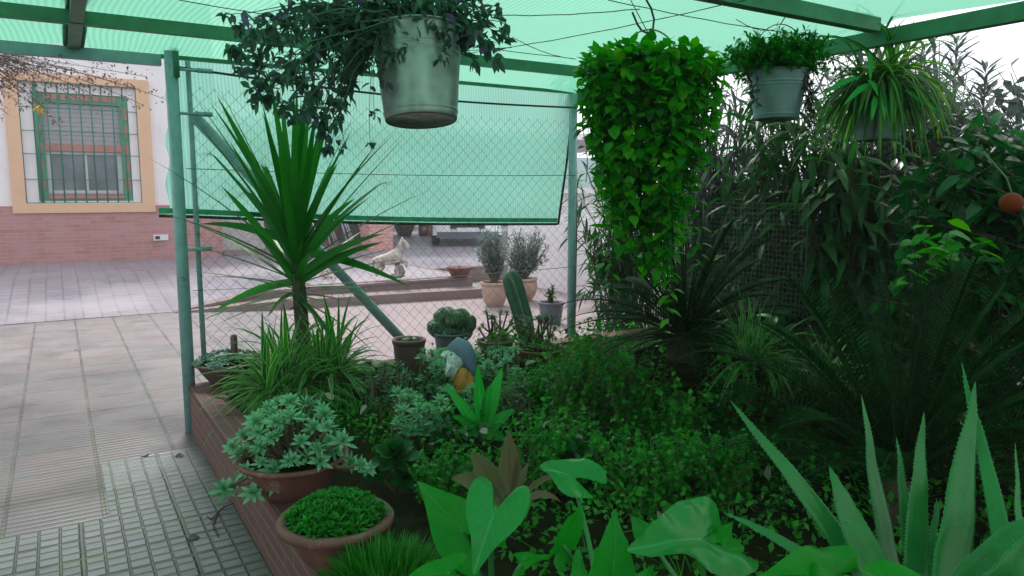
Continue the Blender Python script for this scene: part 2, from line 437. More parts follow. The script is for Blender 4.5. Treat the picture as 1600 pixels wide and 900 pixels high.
def grid_paving():
    m = NT('grid_paving'); co = m.coord(); s = m.n('ShaderNodeSeparateXYZ', None, Vector=co)
    wob = m.math('MULTIPLY', m.math('SUBTRACT', m.noise(3, 2, co), .5), .012)
    off = m.n('ShaderNodeCombineXYZ', None, X=m.math('ADD', m.math('ADD', s.outputs[0], 4.0), wob), Y=m.math('ADD', s.outputs[1], .005), Z=0.).outputs[0]
    def br(bw, bh, ms):
        b = m.n('ShaderNodeTexBrick', {'offset': 0.}, Vector=off, Color1=(.09, .105, .115), Color2=(.155, .17, .185), Mortar=(.08, .09, .07), Scale=1.)
        b.inputs['Mortar Size'].default_value = ms; b.inputs['Brick Width'].default_value = bw; b.inputs['Row Height'].default_value = bh
        b.inputs['Mortar Smooth'].default_value = .5; return b
    a = br(.08, .0495, .004); c = br(.08, .1485, .0068); d = br(.4, .396, .009)
    yy = m.math('ADD', m.n('ShaderNodeSeparateXYZ', None, Vector=off).outputs[1], 8.)
    def line(v, per, wd): return m.n('ShaderNodeMapRange', None, Value=m.math('ABSOLUTE', m.math('SUBTRACT', m.math('FRACT', m.math('DIVIDE', v, per)), .5)), i1=.5 - wd / per * .75, i2=.5 - wd / per * .3).outputs[0]
    xx = m.n('ShaderNodeSeparateXYZ', None, Vector=off).outputs[0]
    j = m.math('MAXIMUM', m.math('MAXIMUM', m.math('MULTIPLY', line(yy, .0667, .012), .7), line(yy, .2, .017)), m.math('MAXIMUM', m.math('MULTIPLY', line(xx, .08, .009), .85), line(xx, .4, .017)))
    fine = m.noise(60, 4, co); mid = m.noise(3, 5, co, .7)
    col = m.mix(m.math('MULTIPLY', fine, .35), a.outputs[0], (.16, .17, .16))
    col = m.mix(m.ramp(mid, [(.45, (0,)*3), (.75, (.8,)*3)]), col, (.17, .17, .18))
    fade = m.n('ShaderNodeMapRange', None, Value=m.math('ADD', s.outputs[1], m.math('MULTIPLY', mid, .8)), i1=3.9, i2=4.9, i3=1., i4=.35).outputs[0]
    j = m.math('MULTIPLY', j, fade)
    col = m.mix(j, col, (.02, .026, .02))
    left = m.n('ShaderNodeMapRange', None, Value=s.outputs[0], i1=.55, i2=.1).outputs[0]
    mz = m.math('MULTIPLY', m.ramp(m.noise(3.2, 4, co), [(.47, (0,)*3), (.56, (1,)*3)]), left)
    mo = m.math('MULTIPLY', mz, m.math('MAXIMUM', j, m.math('MULTIPLY', m.math('GREATER_THAN', mid, .64), .7)))
    col = m.mix(mo, col, (.045, .10, .012))
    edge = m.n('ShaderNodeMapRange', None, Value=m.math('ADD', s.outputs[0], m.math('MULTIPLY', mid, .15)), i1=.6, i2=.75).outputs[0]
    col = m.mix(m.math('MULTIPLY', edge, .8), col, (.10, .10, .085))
    h = m.math('SUBTRACT', m.math('MULTIPLY', fine, .25), m.math('MULTIPLY', j, 1.3))
    return m.done(m.bsdf(col, m.ramp(mid, [(.4, (.32,)*3), (.7, (.6,)*3)]), bump=h, bs=.8, bd=.008))
def terrace_tiles():
    m = NT('terrace_tiles'); co = m.coord(); s = m.n('ShaderNodeSeparateXYZ', None, Vector=co)
    v = m.n('ShaderNodeCombineXYZ', None, X=s.outputs[0], Y=s.outputs[1], Z=0.)
    b = m.n('ShaderNodeTexBrick', {'offset': 0.}, Vector=v, Color1=(.22, .205, .26), Color2=(.30, .265, .31), Mortar=(.13, .125, .14), Scale=1.)
    b.inputs['Mortar Size'].default_value = .012; b.inputs['Brick Width'].default_value = .2; b.inputs['Row Height'].default_value = .2
    big = m.noise(.7, 5, co, .65); mid = m.noise(5, 4, co)
    col = m.mix(m.ramp(big, [(.4, (0,)*3), (.7, (.7,)*3)]), b.outputs[0], (.40, .33, .35))
    rib = m.math('POWER', m.math('MULTIPLY_ADD', m.math('SINE', m.math('MULTIPLY', s.outputs[1], 2*math.pi/.1)), .5, .5), 3)
    col = m.mix(m.math('MULTIPLY', rib, .35), col, (.22, .21, .24))
    col = m.mix(m.math('MULTIPLY', mid, .3), col, (.3, .3, .34))
    rg = m.ramp(big, [(.4, (.3,)*3), (.7, (.6,)*3)])
    return m.done(m.bsdf(col, rg, bump=m.math('SUBTRACT', 0., b.outputs['Fac']), bs=.3, bd=.004))
def concrete(name, a, b_):
    m = NT(name); co = m.coord()
    col = m.ramp(m.noise(1.3, 6, co, .65), [(.35, a), (.7, b_)])
    col = m.mix(m.math('MULTIPLY', m.noise(40, 4, co), .3), col, tuple(c*.6 for c in a))
    return m.done(m.bsdf(col, .7, bump=m.noise(30, 3, co), bs=.2, bd=.004))
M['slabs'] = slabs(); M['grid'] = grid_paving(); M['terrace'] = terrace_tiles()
M['pink_concrete'] = concrete('pink_concrete', (.27, .21, .22), (.35, .28, .285))
M['step_stone'] = concrete('step_stone', (.21, .15, .145), (.28, .205, .20))
M['far_ground'] = concrete('far_ground', (.2, .19, .17), (.3, .28, .25))
def coping_mat():
    m = NT('coping_brick'); s = m.n('ShaderNodeSeparateXYZ', None, Vector=m.coord())
    v = m.n('ShaderNodeCombineXYZ', None, X=s.outputs[1], Y=s.outputs[0], Z=0.)
    b = m.n('ShaderNodeTexBrick', {'offset': .5}, Vector=v, Color1=(.10, .034, .028), Color2=(.14, .05, .04), Mortar=(.20, .13, .11), Scale=1.)
    b.inputs['Mortar Size'].default_value = .003; b.inputs['Brick Width'].default_value = .26; b.inputs['Row Height'].default_value = .055
    return m.done(m.bsdf(m.mix(m.math('MULTIPLY', m.noise(20, 5, m.coord()), .4), b.outputs[0], (.05, .02, .018)), .7, bump=b.outputs['Fac'], bs=.3, bd=.003))
M['coping'] = coping_mat()
M['coping_old'] = plain('red_coping', (.085, .03, .026), .6, var=.15, scale=6)

# shade cloths
M['roof_cloth'] = cloth_mat('roof_shade_cloth', (.235, .69, .465), (.05, .32, .18), .075, 2*math.pi/.03, .35, 0, .72)
M['screen_cloth'] = cloth_mat('screen_shade_cloth', (.30, .70, .555), (.12, .42, .3), .05, 2*math.pi/.022, .4, 0, .86)

# leaves
G = leaf_mat
M['yucca'] = G('yucca_leaf', [(.02, .14, .025), (.04, .21, .04), (.07, .29, .06)], .35, .25)
M['spider'] = G('spider_leaf', [(.03, .17, .02), (.06, .26, .03), (.12, .36, .05)], .4, .4, edge=((.40, .55, .30), .40))
M['spider2'] = G('hanging_spider_leaf', [(.015, .09, .018), (.03, .15, .03), (.07, .24, .04), (.30, .30, .03)], .4, .4, mid=((.25, .42, .2), .10, .6))
M['vine'] = G('vine_leaf', [(.015, .17, .01), (.035, .29, .015), (.07, .38, .02), (.22, .46, .02)], .35, .45, mid=((.06, .32, .06), .03, .5))
M['dark_vine'] = G('wandering_vine_leaf', [(.035, .11, .065), (.055, .15, .09), (.09, .20, .125), (.15, .12, .20)], .45, .25, pure=False)
M['purple_leaf'] = G('purple_leaf', [(.16, .10, .22), (.22, .14, .28)], .4, .3, pure=False)
M['fern'] = G('fern_leaf', [(.01, .14, .01), (.02, .22, .015), (.04, .30, .03)], .45, .45)
M['ghost'] = G('ghost_leaf', [(.13, .38, .18), (.21, .50, .26), (.30, .60, .36)], .5, .1, pure=False)
M['ghost_dim'] = G('olive_succulent_leaf', [(.10, .17, .09), (.15, .23, .13), (.20, .28, .17)], .5, .1, pure=False)
M['echeveria'] = G('blue_succulent_leaf', [(.16, .30, .25), (.22, .38, .32), (.30, .46, .40)], .55, .05, pure=False)
M['small_rosette'] = G('green_rosette_leaf', [(.012, .13, .02), (.03, .24, .035), (.07, .36, .06)], .35, .15)
M['needle'] = G('needle_leaf', [(.015, .13, .015), (.035, .22, .025), (.12, .34, .07)], .45, .25)
M['aeonium'] = G('dark_rosette_leaf', [(.008, .065, .02), (.015, .10, .03), (.03, .14, .045)], .25, .1)
M['variegated'] = G('variegated_leaf', [(.02, .09, .03), (.04, .12, .045)], .35, .2, mid=((.16, .26, .12), .03, .6), edge=((.42, .48, .30), .43, .12))
M['agave'] = G('pale_blade_leaf', [(.04, .34, .09), (.08, .44, .13)], .4, .35, mid=((.10, .42, .16), .05, .5))
M['cordyline'] = G('bronze_leaf', [(.13, .13, .06), (.22, .15, .10), (.07, .18, .05)], .4, .3, mid=((.07, .07, .04), .03, .5), edge=((.16, .14, .09), .46, .08), veins=((.09, .10, .045), .35, 22.), pure=False)
M['arum'] = G('arrowhead_leaf', [(.014, .25, .03), (.025, .33, .035), (.045, .40, .04)], .38, .4, mid=((.04, .30, .07), .014, .5), veins=((.018, .235, .038), .3, 7., .25))
M['arum_pale'] = G('pale_arrowhead_leaf', [(.02, .27, .075), (.035, .32, .095)], .3, .25, spec=.4, mid=((.08, .36, .13), .014, .5), veins=((.045, .26, .092), .3, 7., .25))
M['aloe'] = G('aloe_leaf', [(.022, .15, .055), (.03, .20, .075), (.045, .25, .10)], .32, .04, spec=.35, spots=((.10, .30, .16), 150., .12))
M['cycad'] = G('cycad_leaf', [(.004, .03, .006), (.006, .045, .009), (.01, .065, .012)], .5, .2, spec=.06)
M['oleander'] = G('oleander_leaf', [(.02, .075, .03), (.035, .12, .045), (.07, .18, .08)], .4, .3)
M['oleander_grey'] = G('grey_oleander_leaf', [(.04, .07, .055), (.07, .11, .095), (.12, .17, .155)], .45, .3, pure=False)
M['citrus'] = G('citrus_leaf', [(.008, .06, .018), (.015, .11, .035), (.04, .19, .07)], .25, .3, spec=.45, mid=((.05, .2, .07), .03, .5))
M['pothos'] = G('pale_creeper_leaf', [(.05, .28, .02), (.10, .36, .025), (.20, .42, .03)], .38, .45, mid=((.2, .4, .08), .03, .5))
M['weed'] = G('weed_leaf', [(.02, .15, .015), (.04, .26, .025), (.11, .38, .06)], .45, .4)
M['round_leaf'] = G('round_small_leaf', [(.016, .17, .02), (.03, .27, .03), (.08, .40, .07)], .4, .4)
M['olive'] = G('olive_leaf', [(.14, .20, .17), (.22, .29, .25), (.34, .42, .38)], .5, .3, pure=False)
M['bramble'] = G('dry_vine_leaf', [(.09, .07, .08), (.14, .11, .12), (.22, .15, .12)], .6, .3, pure=False)
M['dead'] = G('dead_leaf', [(.35, .28, .26), (.45, .38, .34), (.3, .22, .16)], .7, .2, pure=False)
M['flower_yellow'] = plain('yellow_petal', (.75, .6, .05), .5)
M['orange'] = plain('orange_peel', (.20, .028, .004), .6, spec=.15, var=.1, scale=40)
M['moss'] = G('moss_tuft', [(.02, .07, .008), (.035, .10, .012), (.05, .13, .02)], .8, .3)
def cactus_mat(name, c1, c2):
    m = NT(name); co = m.coord()
    wv = m.n('ShaderNodeTexWave', None, Scale=14., Distortion=9., Vector=co)
    wv.inputs['Detail Scale'].default_value = 1.6
    col = m.mix(wv.outputs[1], c1, c2)
    return m.done(m.bsdf(col, .6, bump=wv.outputs[1], bs=.6, bd=.006))
M['crest'] = cactus_mat('crested_cactus', (.018, .07, .03), (.10, .20, .10))
M['cactus'] = plain('cactus_skin', (.035, .11, .06), .5, var=.15, scale=18)
M['cactus_rib'] = plain('cactus_rib', (.22, .32, .17), .6)
M['dark_clay'] = plain('dark_clay', (.045, .017, .010), .9, var=.15, spec=.08)
M['stone_wall'] = stucco('pale_stone', (.60, .60, .66), (.34, .34, .40), 7)

# ================================================================== SETTING
def sheet(name, pts, z, mat, kind='structure'):
    mb = MB(); mb.add([(x, y, z) for x, y in pts], [tuple(range(len(pts)))])
    o = mb.build(name, mat, smooth=False); o['kind'] = kind; return o
sheet('ground', [(-120, -60), (120, -60), (120, 160), (-120, 160)], -.01, M['far_ground'])
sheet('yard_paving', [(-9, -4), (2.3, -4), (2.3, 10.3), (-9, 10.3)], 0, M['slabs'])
sheet('grid_paving', [(-9, -4), (.68, -4), (.68, 4.62), (.12, 4.62), (.12, 3.79), (-9, 3.79)], .004, M['grid'])
sheet('concrete_floor', [(2.3, 4.0), (7.4, 4.0), (7.4, 10.4), (2.3, 10.4)], 0, M['pink_concrete'])

def sstep(t): t = max(0, min(1, t)); return t * t * (3 - 2 * t)
TZ = .26
def front(u):
    if u <= 1.2: return 10.28, .006
    if u <= 2.4:
        t = (u - 1.2) / 1.2; return 10.28 - .13 * t, .006 + .21 * t
    t = (u - 2.4) / 2.85; return 10.15 - .3 * t, .216 + .044 * t
mb = MB(); us = [-16, -12, -8, -4, -2, -1, 0, .6, 1.2, 1.5, 1.8, 2.1, 2.4, 3.3, 4.3, 5.25]
dv = [0, .4, .8, 1.2, 1.6, 2, 2.5, 3, 4, 6, 9, 12, 16]
for u in us:
    vf, zf = front(u)
    for q in dv: mb.v.append((u, vf + q, zf + (TZ - zf) * sstep(q / 3.2)))
nd = len(dv)
for i in range(len(us) - 1):
    for j in range(nd - 1): mb.f.append([i*nd+j, (i+1)*nd+j, (i+1)*nd+j+1, i*nd+j+1])
o = mb.build('terrace', M['terrace'], smooth=False); o['kind'] = 'structure'
# the part of the terrace right of the steps, towards the car port
sheet('car_port_floor', [(5.25, 11.4), (24, 11.4), (24, 30), (5.25, 30)], TZ - .004, M['terrace'])
mb = MB(); box(mb, (5.25, 11.3, -.005), (24, 11.4, TZ - .008)); mb.build('terrace_edge', M['step_stone'], smooth=False)['kind'] = 'structure'
# two shallow steps: a riser and a tread each, their left ends run out into the slope
mb = MB()
P = [(1.2, 10.20, .008), (2.4, 9.75, .12), (5.25, 9.38, .13)]
B = [(1.2, 10.285, .008), (2.4, 10.16, .12), (5.25, 9.86, .13)]
n = len(P)
mb.v = [V3(p) for p in P] + [V3((p[0], p[1], -.006)) for p in P] + [V3(p) for p in B]
for i in range(n - 1):
    mb.f += [[i, n+i, n+i+1, i+1], [i, i+1, 2*n+i+1, 2*n+i]]
mb.v += [V3((5.25, 9.86, -.006))]; mb.f.append([n-1, 2*n-1, 3*n, 3*n-1])
mb.build('lower_step', M['step_stone'], smooth=False)['kind'] = 'structure'
mb = MB(); a = []; 
for u in (1.2, 1.8, 2.4, 3.4, 4.3, 5.25):
    vf, zf = front(u); a.append((u, vf, zf))
k = len(a)
mb.v = [V3((p[0], p[1]-.002, p[2]-.001)) for p in a] + [V3((p[0], p[1]-.002, -.006)) for p in a] + [V3((p[0], p[1]+.28, p[2]+.004)) for p in a] + [V3((p[0], p[1]-.02, p[2]+.004)) for p in a] + [V3((p[0], p[1]-.02, p[2]-.03)) for p in a]
for i in range(k - 1):
    mb.f += [[i, k+i, k+i+1, i+1], [3*k+i, 3*k+i+1, 2*k+i+1, 2*k+i], [4*k+i, 4*k+i+1, 3*k+i+1, 3*k+i]]
mb.build('upper_step', M['step_stone'], smooth=False)['kind'] = 'structure'
mb = MB(); box(mb, (5.25, 9.85, -.005), (5.33, 26, TZ + .004)); mb.build('terrace_side', M['step_stone'], smooth=False)['kind'] = 'structure'

# ---- the house on the left
HV = 15.9
hx1 = on_v(346, 380, HV).x
dado = on_v(200, 321, HV).z
house = thing('house', 'white rendered house with a low red brick base behind the paved yard', 'house', (-2, HV, TZ))
w0 = on_v(36, 316, HV - .05); w1 = on_v(217, 130, HV - .05)            # the opening inside the peach surround
ox0, ox1 = on_v(34, 230, HV).x, on_v(217, 230, HV).x
oz0, oz1 = on_v(217, 317, HV).z, on_v(217, 138, HV).z
mb = MB()
box(mb, (-14, HV, TZ-.1), (ox0, HV + .3, 5.2)); box(mb, (ox1, HV, TZ-.1), (hx1, HV + .3, 5.2))
box(mb, (ox0, HV, TZ-.1), (ox1, HV + .3, oz0)); box(mb, (ox0, HV, oz1), (ox1, HV + .3, 5.2))
box(mb, (ox0, HV + .24, oz0), (ox1, HV + .299, oz1))
def wq(a_, b_, c_, d_): box(mb, (ox0 + (ox1-ox0)*a_, HV + .03, oz0 + (oz1-oz0)*b_), (ox0 + (ox1-ox0)*c_, HV + .235, oz0 + (oz1-oz0)*d_))
wq(.0, 0, .108, 1); wq(.922, 0, 1, 1); wq(.11, .922, .92, 1); wq(.11, 0, .92, .018)
box(mb, (-14, HV + .3, TZ-.1), (hx1, HV + .35, 5.19))
mb.build('wall', M['white_wall'], house, smooth=False)
mb = MB(); box(mb, (-14, HV - .05, TZ - .1), (hx1 + .01, HV - .003, dado)); mb.build('brick_base', M['house_brick'], house, smooth=False)
win = MB()
px0, px1 = on_v(12, 230, HV).x, on_v(237, 230, HV).x
pz0, pz1 = on_v(237, 331, HV).z, on_v(222, 126, HV).z
fr = MB()
for a, b in (((px0, HV-.08, pz0), (px1, HV-.004, oz0)), ((px0, HV-.08, oz1), (px1, HV-.004, pz1)), ((px0, HV-.08, oz0), (ox0, HV-.004, oz1)), ((ox1, HV-.08, oz0), (px1, HV-.004, oz1))): box(fr, a, b)
fr.build('window_surround', M['peach'], house, smooth=False)
W_, H_ = ox1 - ox0, oz1 - oz0
def wp(fx, fz): return ox0 + W_ * fx, oz0 + H_ * fz
def wbox(mb, fx0, fz0, fx1, fz1, y0, y1):
    a, b = wp(fx0, fz0); c, d = wp(fx1, fz1); box(mb, (a, HV + y0, b), (c, HV + y1, d))
wf = MB()   # green painted window frame
wbox(wf, .11, .02, .19, .92, .06, .22); wbox(wf, .84, .02, .92, .92, .06, .22); wbox(wf, .19, .84, .84, .92, .06, .22); wbox(wf, .19, .02, .84, .06, .06, .22)
wfo = wf.build('window', M['frame_green'], house, smooth=False)
bk = MB()
for q in range(9):
    wbox(bk, .20 + q*.07, .865, .255 + q*.07, .91, .045, .06)
for q in range(5):
    wbox(bk, .125, .12 + q*.15, .165, .22 + q*.15, .045, .06); wbox(bk, .865, .12 + q*.15, .905, .22 + q*.15, .045, .06)
wbox(bk, .19, .44, .84, .50, .05, .10); wbox(bk, .19, .04, .84, .075, .03, .06)
bk.build('brick_strips', M['red_brick_strip'], wfo, smooth=False)
sh = MB()
for q in range(9): wbox(sh, .19, .50 + q * .0378, .84, .50 + q * .0378 + .034, .12, .135)
wbox(sh, .19, .5, .84, .84, .135, .15)
sh.build('roller_shutter', M['shutter'], wfo, smooth=False)
sa = MB()
for fx0, fx1 in ((.19, .225), (.80, .84), (.50, .535)): wbox(sa, fx0, .08, fx1, .44, .12, .16)
wbox(sa, .225, .08, .80, .11, .121, .16); wbox(sa, .225, .415, .80, .44, .121, .16)
sa.build('sash', M['alu'], wfo, smooth=False)
gl = MB(); wbox(gl, .225, .11, .50, .415, .14, .15); wbox(gl, .535, .11, .80, .415, .14, .15); gl.build('pane', M['glass'], wfo, smooth=False)
gr = MB()
for q in range(9):
    a, b = wp(.135 + q * .0925, .0); tube(gr, [(a, HV - .03, oz0 + .005), (a, HV - .03, oz1 - .02)], .013 if q else .03, 6)
for fz in (.2, .41, .6, .79):
    a, b = wp(0, fz); tube(gr, [(ox0, HV - .03, b), (ox1, HV - .03, b)], .007, 6)
tube(gr, [(ox0+.01, HV-.03, oz0+.01), (ox1-.01, HV-.03, oz0+.01), (ox1-.01, HV-.03, oz1-.01), (ox0+.01, HV-.03, oz1-.01), (ox0+.01, HV-.03, oz0+.01)], .008, 6)
gr.build('window_grille', M['grille'], house)
q = on_v(251, 371, HV - .05)
ob = thing('outlet_box', 'small white electrical socket box fixed low on the red brick base', 'socket', q)
mb = MB(); box(mb, (q.x - .13, HV - .10, q.z - .055), (q.x + .13, HV - .051, q.z + .055)); mb.build('case', M['white_plastic'], ob, smooth=False)
mb = MB(); box(mb, (q.x - .10, HV - .106, q.z - .03), (q.x - .02, HV - .101, q.z + .03)); mb.build('socket', M['black'], ob, smooth=False)

# ---- porch and car port further back
pil = on_z(598, 391, TZ)
pt = thing('brick_pillar', 'square red brick pillar standing at the corner of the porch', 'pillar', (pil.x, pil.y, TZ))
mb = MB(); hw = 24 * m_per_px(pil) * .95
box(mb, (pil.x - hw, pil.y - .05, TZ - .1), (pil.x + hw * .7, pil.y + .5, 2.9)); mb.build('shaft', M['pillar_brick'], pt, smooth=False)
porch = thing('porch', 'shaded porch with dark brown back wall and a pale floor slab right of the house', 'porch', (4.5, 18, TZ))
mb = MB(); box(mb, (hx1 + .02, pil.y + .1, TZ - .1), (pil.x + .5, pil.y + 2.6, TZ + .1)); mb.build('floor_slab', M['step_stone'], porch, smooth=False)
mb = MB(); box(mb, (hx1 + .02, pil.y + 2.6, TZ - .1), (pil.x + .5, pil.y + 2.8, 3.0)); mb.build('back_wall', M['dark_room'], porch, smooth=False)
mb = MB(); box(mb, (hx1 + .02, pil.y - .1, 2.9), (pil.x + 9, pil.y + 8, 3.05)); mb.build('roof', M['white_wall'], porch, smooth=False)  # unseen slab over porch and car port, put in to darken them
q0, q1 = on_z(348, 392, TZ), on_z(385, 388, TZ)
lw = thing('terrazzo_wall', 'short speckled terrazzo wall beside the end of the brick base', 'wall', (q0.x, q0.y, TZ))
mb = MB(); box(mb, (hx1 + .03, HV + .2, TZ - .1), (hx1 + .9, HV + .4, 1.35)); mb.build('panel', M['terrazzo'], lw, smooth=False)
mb = MB(); box(mb, (hx1 + .02, HV + .17, 1.352), (hx1 + .93, HV + .43, 1.4)); mb.build('cap', M['white_wall'], lw, smooth=False)
cp = thing('car_port', 'pale teal walled car port behind the parked car', 'car port', (12, 25, TZ))
mb = MB(); box(mb, (pil.x + .5, 25.5, TZ - .1), (22, 25.7, 3.05)); mb.build('back_wall', M['pale_teal'], cp, smooth=False)
mb = MB(); box(mb, (pil.x + .6, 25.36, TZ + .02), (22, 25.49, TZ + .42)); mb.build('wall_base', M['white_wall'], cp, smooth=False)
mb = MB(); box(mb, (pil.x + .51, pil.y + 2.6, TZ - .1), (pil.x + .66, 25.45, 2.9)); mb.build('side_wall', M['pale_teal'], cp, smooth=False)

# folded chairs leaning in the porch
def folded_chair(px, lab):
    p = on_v(px, 382, pil.y + .75); p.z = TZ + .1
    t = thing('folding_chair', lab, 'chair', p, 'folded chairs leaning in the porch')
    for s in (-1, 1):
        mb = MB(); tube(mb, [p + V3((s*.2, 0, 0)), p + V3((s*.2 - .12, .42, 1.05))], .018, 6); mb.build('leg', M['alu'], t)
        mb = MB(); tube(mb, [p + V3((s*.17 + .16, .02, 0)), p + V3((s*.17 - .05, .34, .85))], .018, 6); mb.build('leg', M['alu'], t)
    mb = MB(); obox(mb, p + V3((-.06, .30, .62)), V3((1,0,0)), V3((-.1,.38,.92)).normalized(), V3((0,-.92,.38)), .18, .2, .012); mb.build('seat', M['black'], t, smooth=False)
    mb = MB(); obox(mb, p + V3((-.12, .44, 1.0)), V3((1,0,0)), V3((-.1,.38,.92)).normalized(), V3((0,-.92,.38)), .19, .1, .012); mb.build('backrest', M['black'], t, smooth=False)
folded_chair(503, 'folded chair with pale metal legs leaning at the left of the porch')
folded_chair(530, 'folded chair with pale metal legs in the middle of the leaning row')
folded_chair(556, 'folded chair with pale metal legs leaning nearest the brick pillar')

# big pot and red bin beside the pillar
q = on_z(632, 368, TZ)
mb = MB(); s = m_per_px(q)
lathe(mb, [(.01, 0), (10*s, 0), (16*s, 14*s), (15.5*s, 24*s), (17*s, 27*s), (14*s, 27*s), (13*s, 22*s)], q, 24)
tag(mb.build('clay_urn', M['terracotta'], origin=q), 'dark clay urn standing just right of the brick pillar', 'pot')
q = on_z(664, 368, TZ); s = m_per_px(q)
rb = thing('red_jug', 'red plastic container with a white label by the car port wall', 'container', q)
mb = MB(); lathe(mb, [(.01, 0), (9*s, 0), (10*s, 3*s), (10*s, 15*s), (5*s, 21*s), (3*s, 22*s), (3*s, 26*s), (.01, 26*s)], q, 24)
mb.build('body', plain('red_plastic', (.42, .035, .03), .4), rb)
mb = MB(); obox(mb, q + V3((-5.3*s, -8.6*s, 11*s)), V3((.85, -.52, 0)), V3((0,0,1)), V3((-.52,-.85,0)), 3*s, 3*s, .004); mb.build('label', M['white_plastic'], rb, smooth=False)

# parked car, seen from its front corner
def car():
    c = on_z(722, 386, TZ); s = 1.0
    t = thing('parked_car', 'white car parked in the car port, its lower front showing under the green screen', 'car', c)
    # car frame: x across, y backwards (away from the camera)
    f = V3((.42, .907, 0)); r = V3((.907, -.42, 0)); c0 = c + f * .25 + r * .15
    def pt_(x, y, z): return c0 + r * x + f * y + V3((0, 0, z))
    prof = [(0, .30), (.02, .55), (.10, .78), (.35, .88), (1.05, 1.0), (1.75, 1.42), (2.1, 1.5), (3.2, 1.47), (3.95, 1.05), (4.1, .9), (4.15, .35)]
    mb = MB(); xs = [-.84, -.80, -.6, -.2, .2, .6, .80, .84]
    for x in xs:
        k = abs(x) / .84
        for (y, z) in prof:
            yy = y + (.22 * k ** 4 if y < 2 else -.15 * k ** 4); zz = z - (.05 * k ** 3); xx = x * (1 - .2 * max(0, (z - .95)) / .55)
            mb.v.append(pt_(xx, yy, zz))
    m_ = len(prof)
    for i in range(len(xs) - 1):
        for j in range(m_ - 1): mb.f.append([i*m_+j, (i+1)*m_+j, (i+1)*m_+j+1, i*m_+j+1])
    for i in (0, len(xs) - 1): mb.f.append([i*m_+j for j in range(m_)])
    mb.f.append([i*m_ for i in range(len(xs))] + [i*m_ + m_-1 for i in range(len(xs))][::-1])
    mb.build('body', plain('car_paint', (.78, .76, .78), .25, var=.03), t)
    mb = MB(); obox(mb, pt_(0, -.02, .28), r, V3((0,0,1)), f, .74, .07, .05); mb.build('bumper', M['grey_plastic'], t, smooth=False)
    mb = MB(); obox(mb, pt_(0, .015, .50), r, V3((0,0,1)), f, .42, .07, .02); mb.build('radiator_grille', M['black'], t, smooth=False)
    mb = MB(); obox(mb, pt_(0, -.03, .40), r, V3((0,0,1)), f, .26, .05, .012); mb.build('number_plate', M['white_plastic'], t, smooth=False)
    mb = MB(); mb.add([pt_(-.62, 1.12, 1.045), pt_(.62, 1.12, 1.045), pt_(.56, 1.72, 1.42), pt_(-.56, 1.72, 1.42)], [(0,1,2,3)]); mb.build('windscreen', M['glass'], t, smooth=False)
    for sx in (-1, 1):
        mb = MB(); blob(mb, pt_(.62*sx, .12, .66), .17, .06, .08, axis=None); mb.build('headlight', M['glass'], t)
        for y in (.8, 3.3):
            mb = MB(); lathe(mb, [(.18, -.10), (.29, -.10), (.31, -.06), (.31, .06), (.29, .10), (.18, .10)], pt_(.76*sx, y, .31), 24, axis=r)
            wh = mb.build('wheel', M['black'], t)
            mb = MB(); lathe(mb, [(.01, -.05), (.18, -.105), (.19, 0), (.18, .105), (.01, .05)], pt_(.76*sx, y, .31), 16, axis=r); mb.build('rim', M['alu'], wh)
car()

# ---- white garden wall on the right with openwork blocks
WU = 6.6
gw = thing('garden_wall', 'white boundary wall with triangular openwork blocks along its top', 'wall', (WU, 5, 0))
mb = MB(); box(mb, (WU, -3, -.02), (WU + .15, 10.9, 1.12)); mb.build('base', M['white_wall'], gw, smooth=False)
mb = MB()
for row in range(2):
    for i in range(60):
        y = 10.9 - .2 - i * .2; z = 1.12 + row * .2
        e = .018
        for a, b in (((y, z), (y + .2, z + .2)), ((y + .2, z), (y, z + .2)), ((y, z + .01), (y + .2, z + .01)), ((y, z), (y, z + .2))):
            tube(mb, [(WU + .07, a[0], a[1]), (WU + .07, b[0], b[1])], .022, 4, False)
mb.build('openwork_blocks', M['white_wall'], gw, smooth=False)
mb = MB(); box(mb, (WU - .02, -3, 1.522), (WU + .17, 10.9, 1.6)); mb.build('coping', M['white_wall'], gw, smooth=False)

# pale stone wall seen through the shrubs
rw = MB()
nx, nz = 60, 20
for i in range(nx + 1):
    for j in range(nz + 1):
        y = -1.5 + 7.2 * i / nx; z = -.02 + 1.5 * j / nz
        rw.v.append((6.0 + .09 * noise.noise(V3((y * 3, z * 7, 1))) + .05 * noise.noise(V3((y * 8, z * 14, 5))), y, z + .03 * noise.noise(V3((y * 3, 0, 9)))))
for i in range(nx):
    for j in range(nz): q = i*(nz+1)+j; rw.f.append([q, q+1, q+nz+2, q+nz+1])
n0 = len(rw.v); rw.v += [(6.35, -1.5 + 7.2*i/nx, 1.44) for i in range(nx+1)] + [(6.35, -1.5 + 7.2*i/nx, -.02) for i in range(nx+1)]
for i in range(nx): rw.f += [[i*(nz+1)+nz, n0+i, n0+i+1, (i+1)*(nz+1)+nz], [n0+i, n0+nx+1+i, n0+nx+2+i, n0+i+1]]
tag(rw.build('stone_wall', M['stone_wall'], origin=(6, 2.4, 0)), 'pale rough stone wall glimpsed behind the long-leaved shrubs', 'wall')

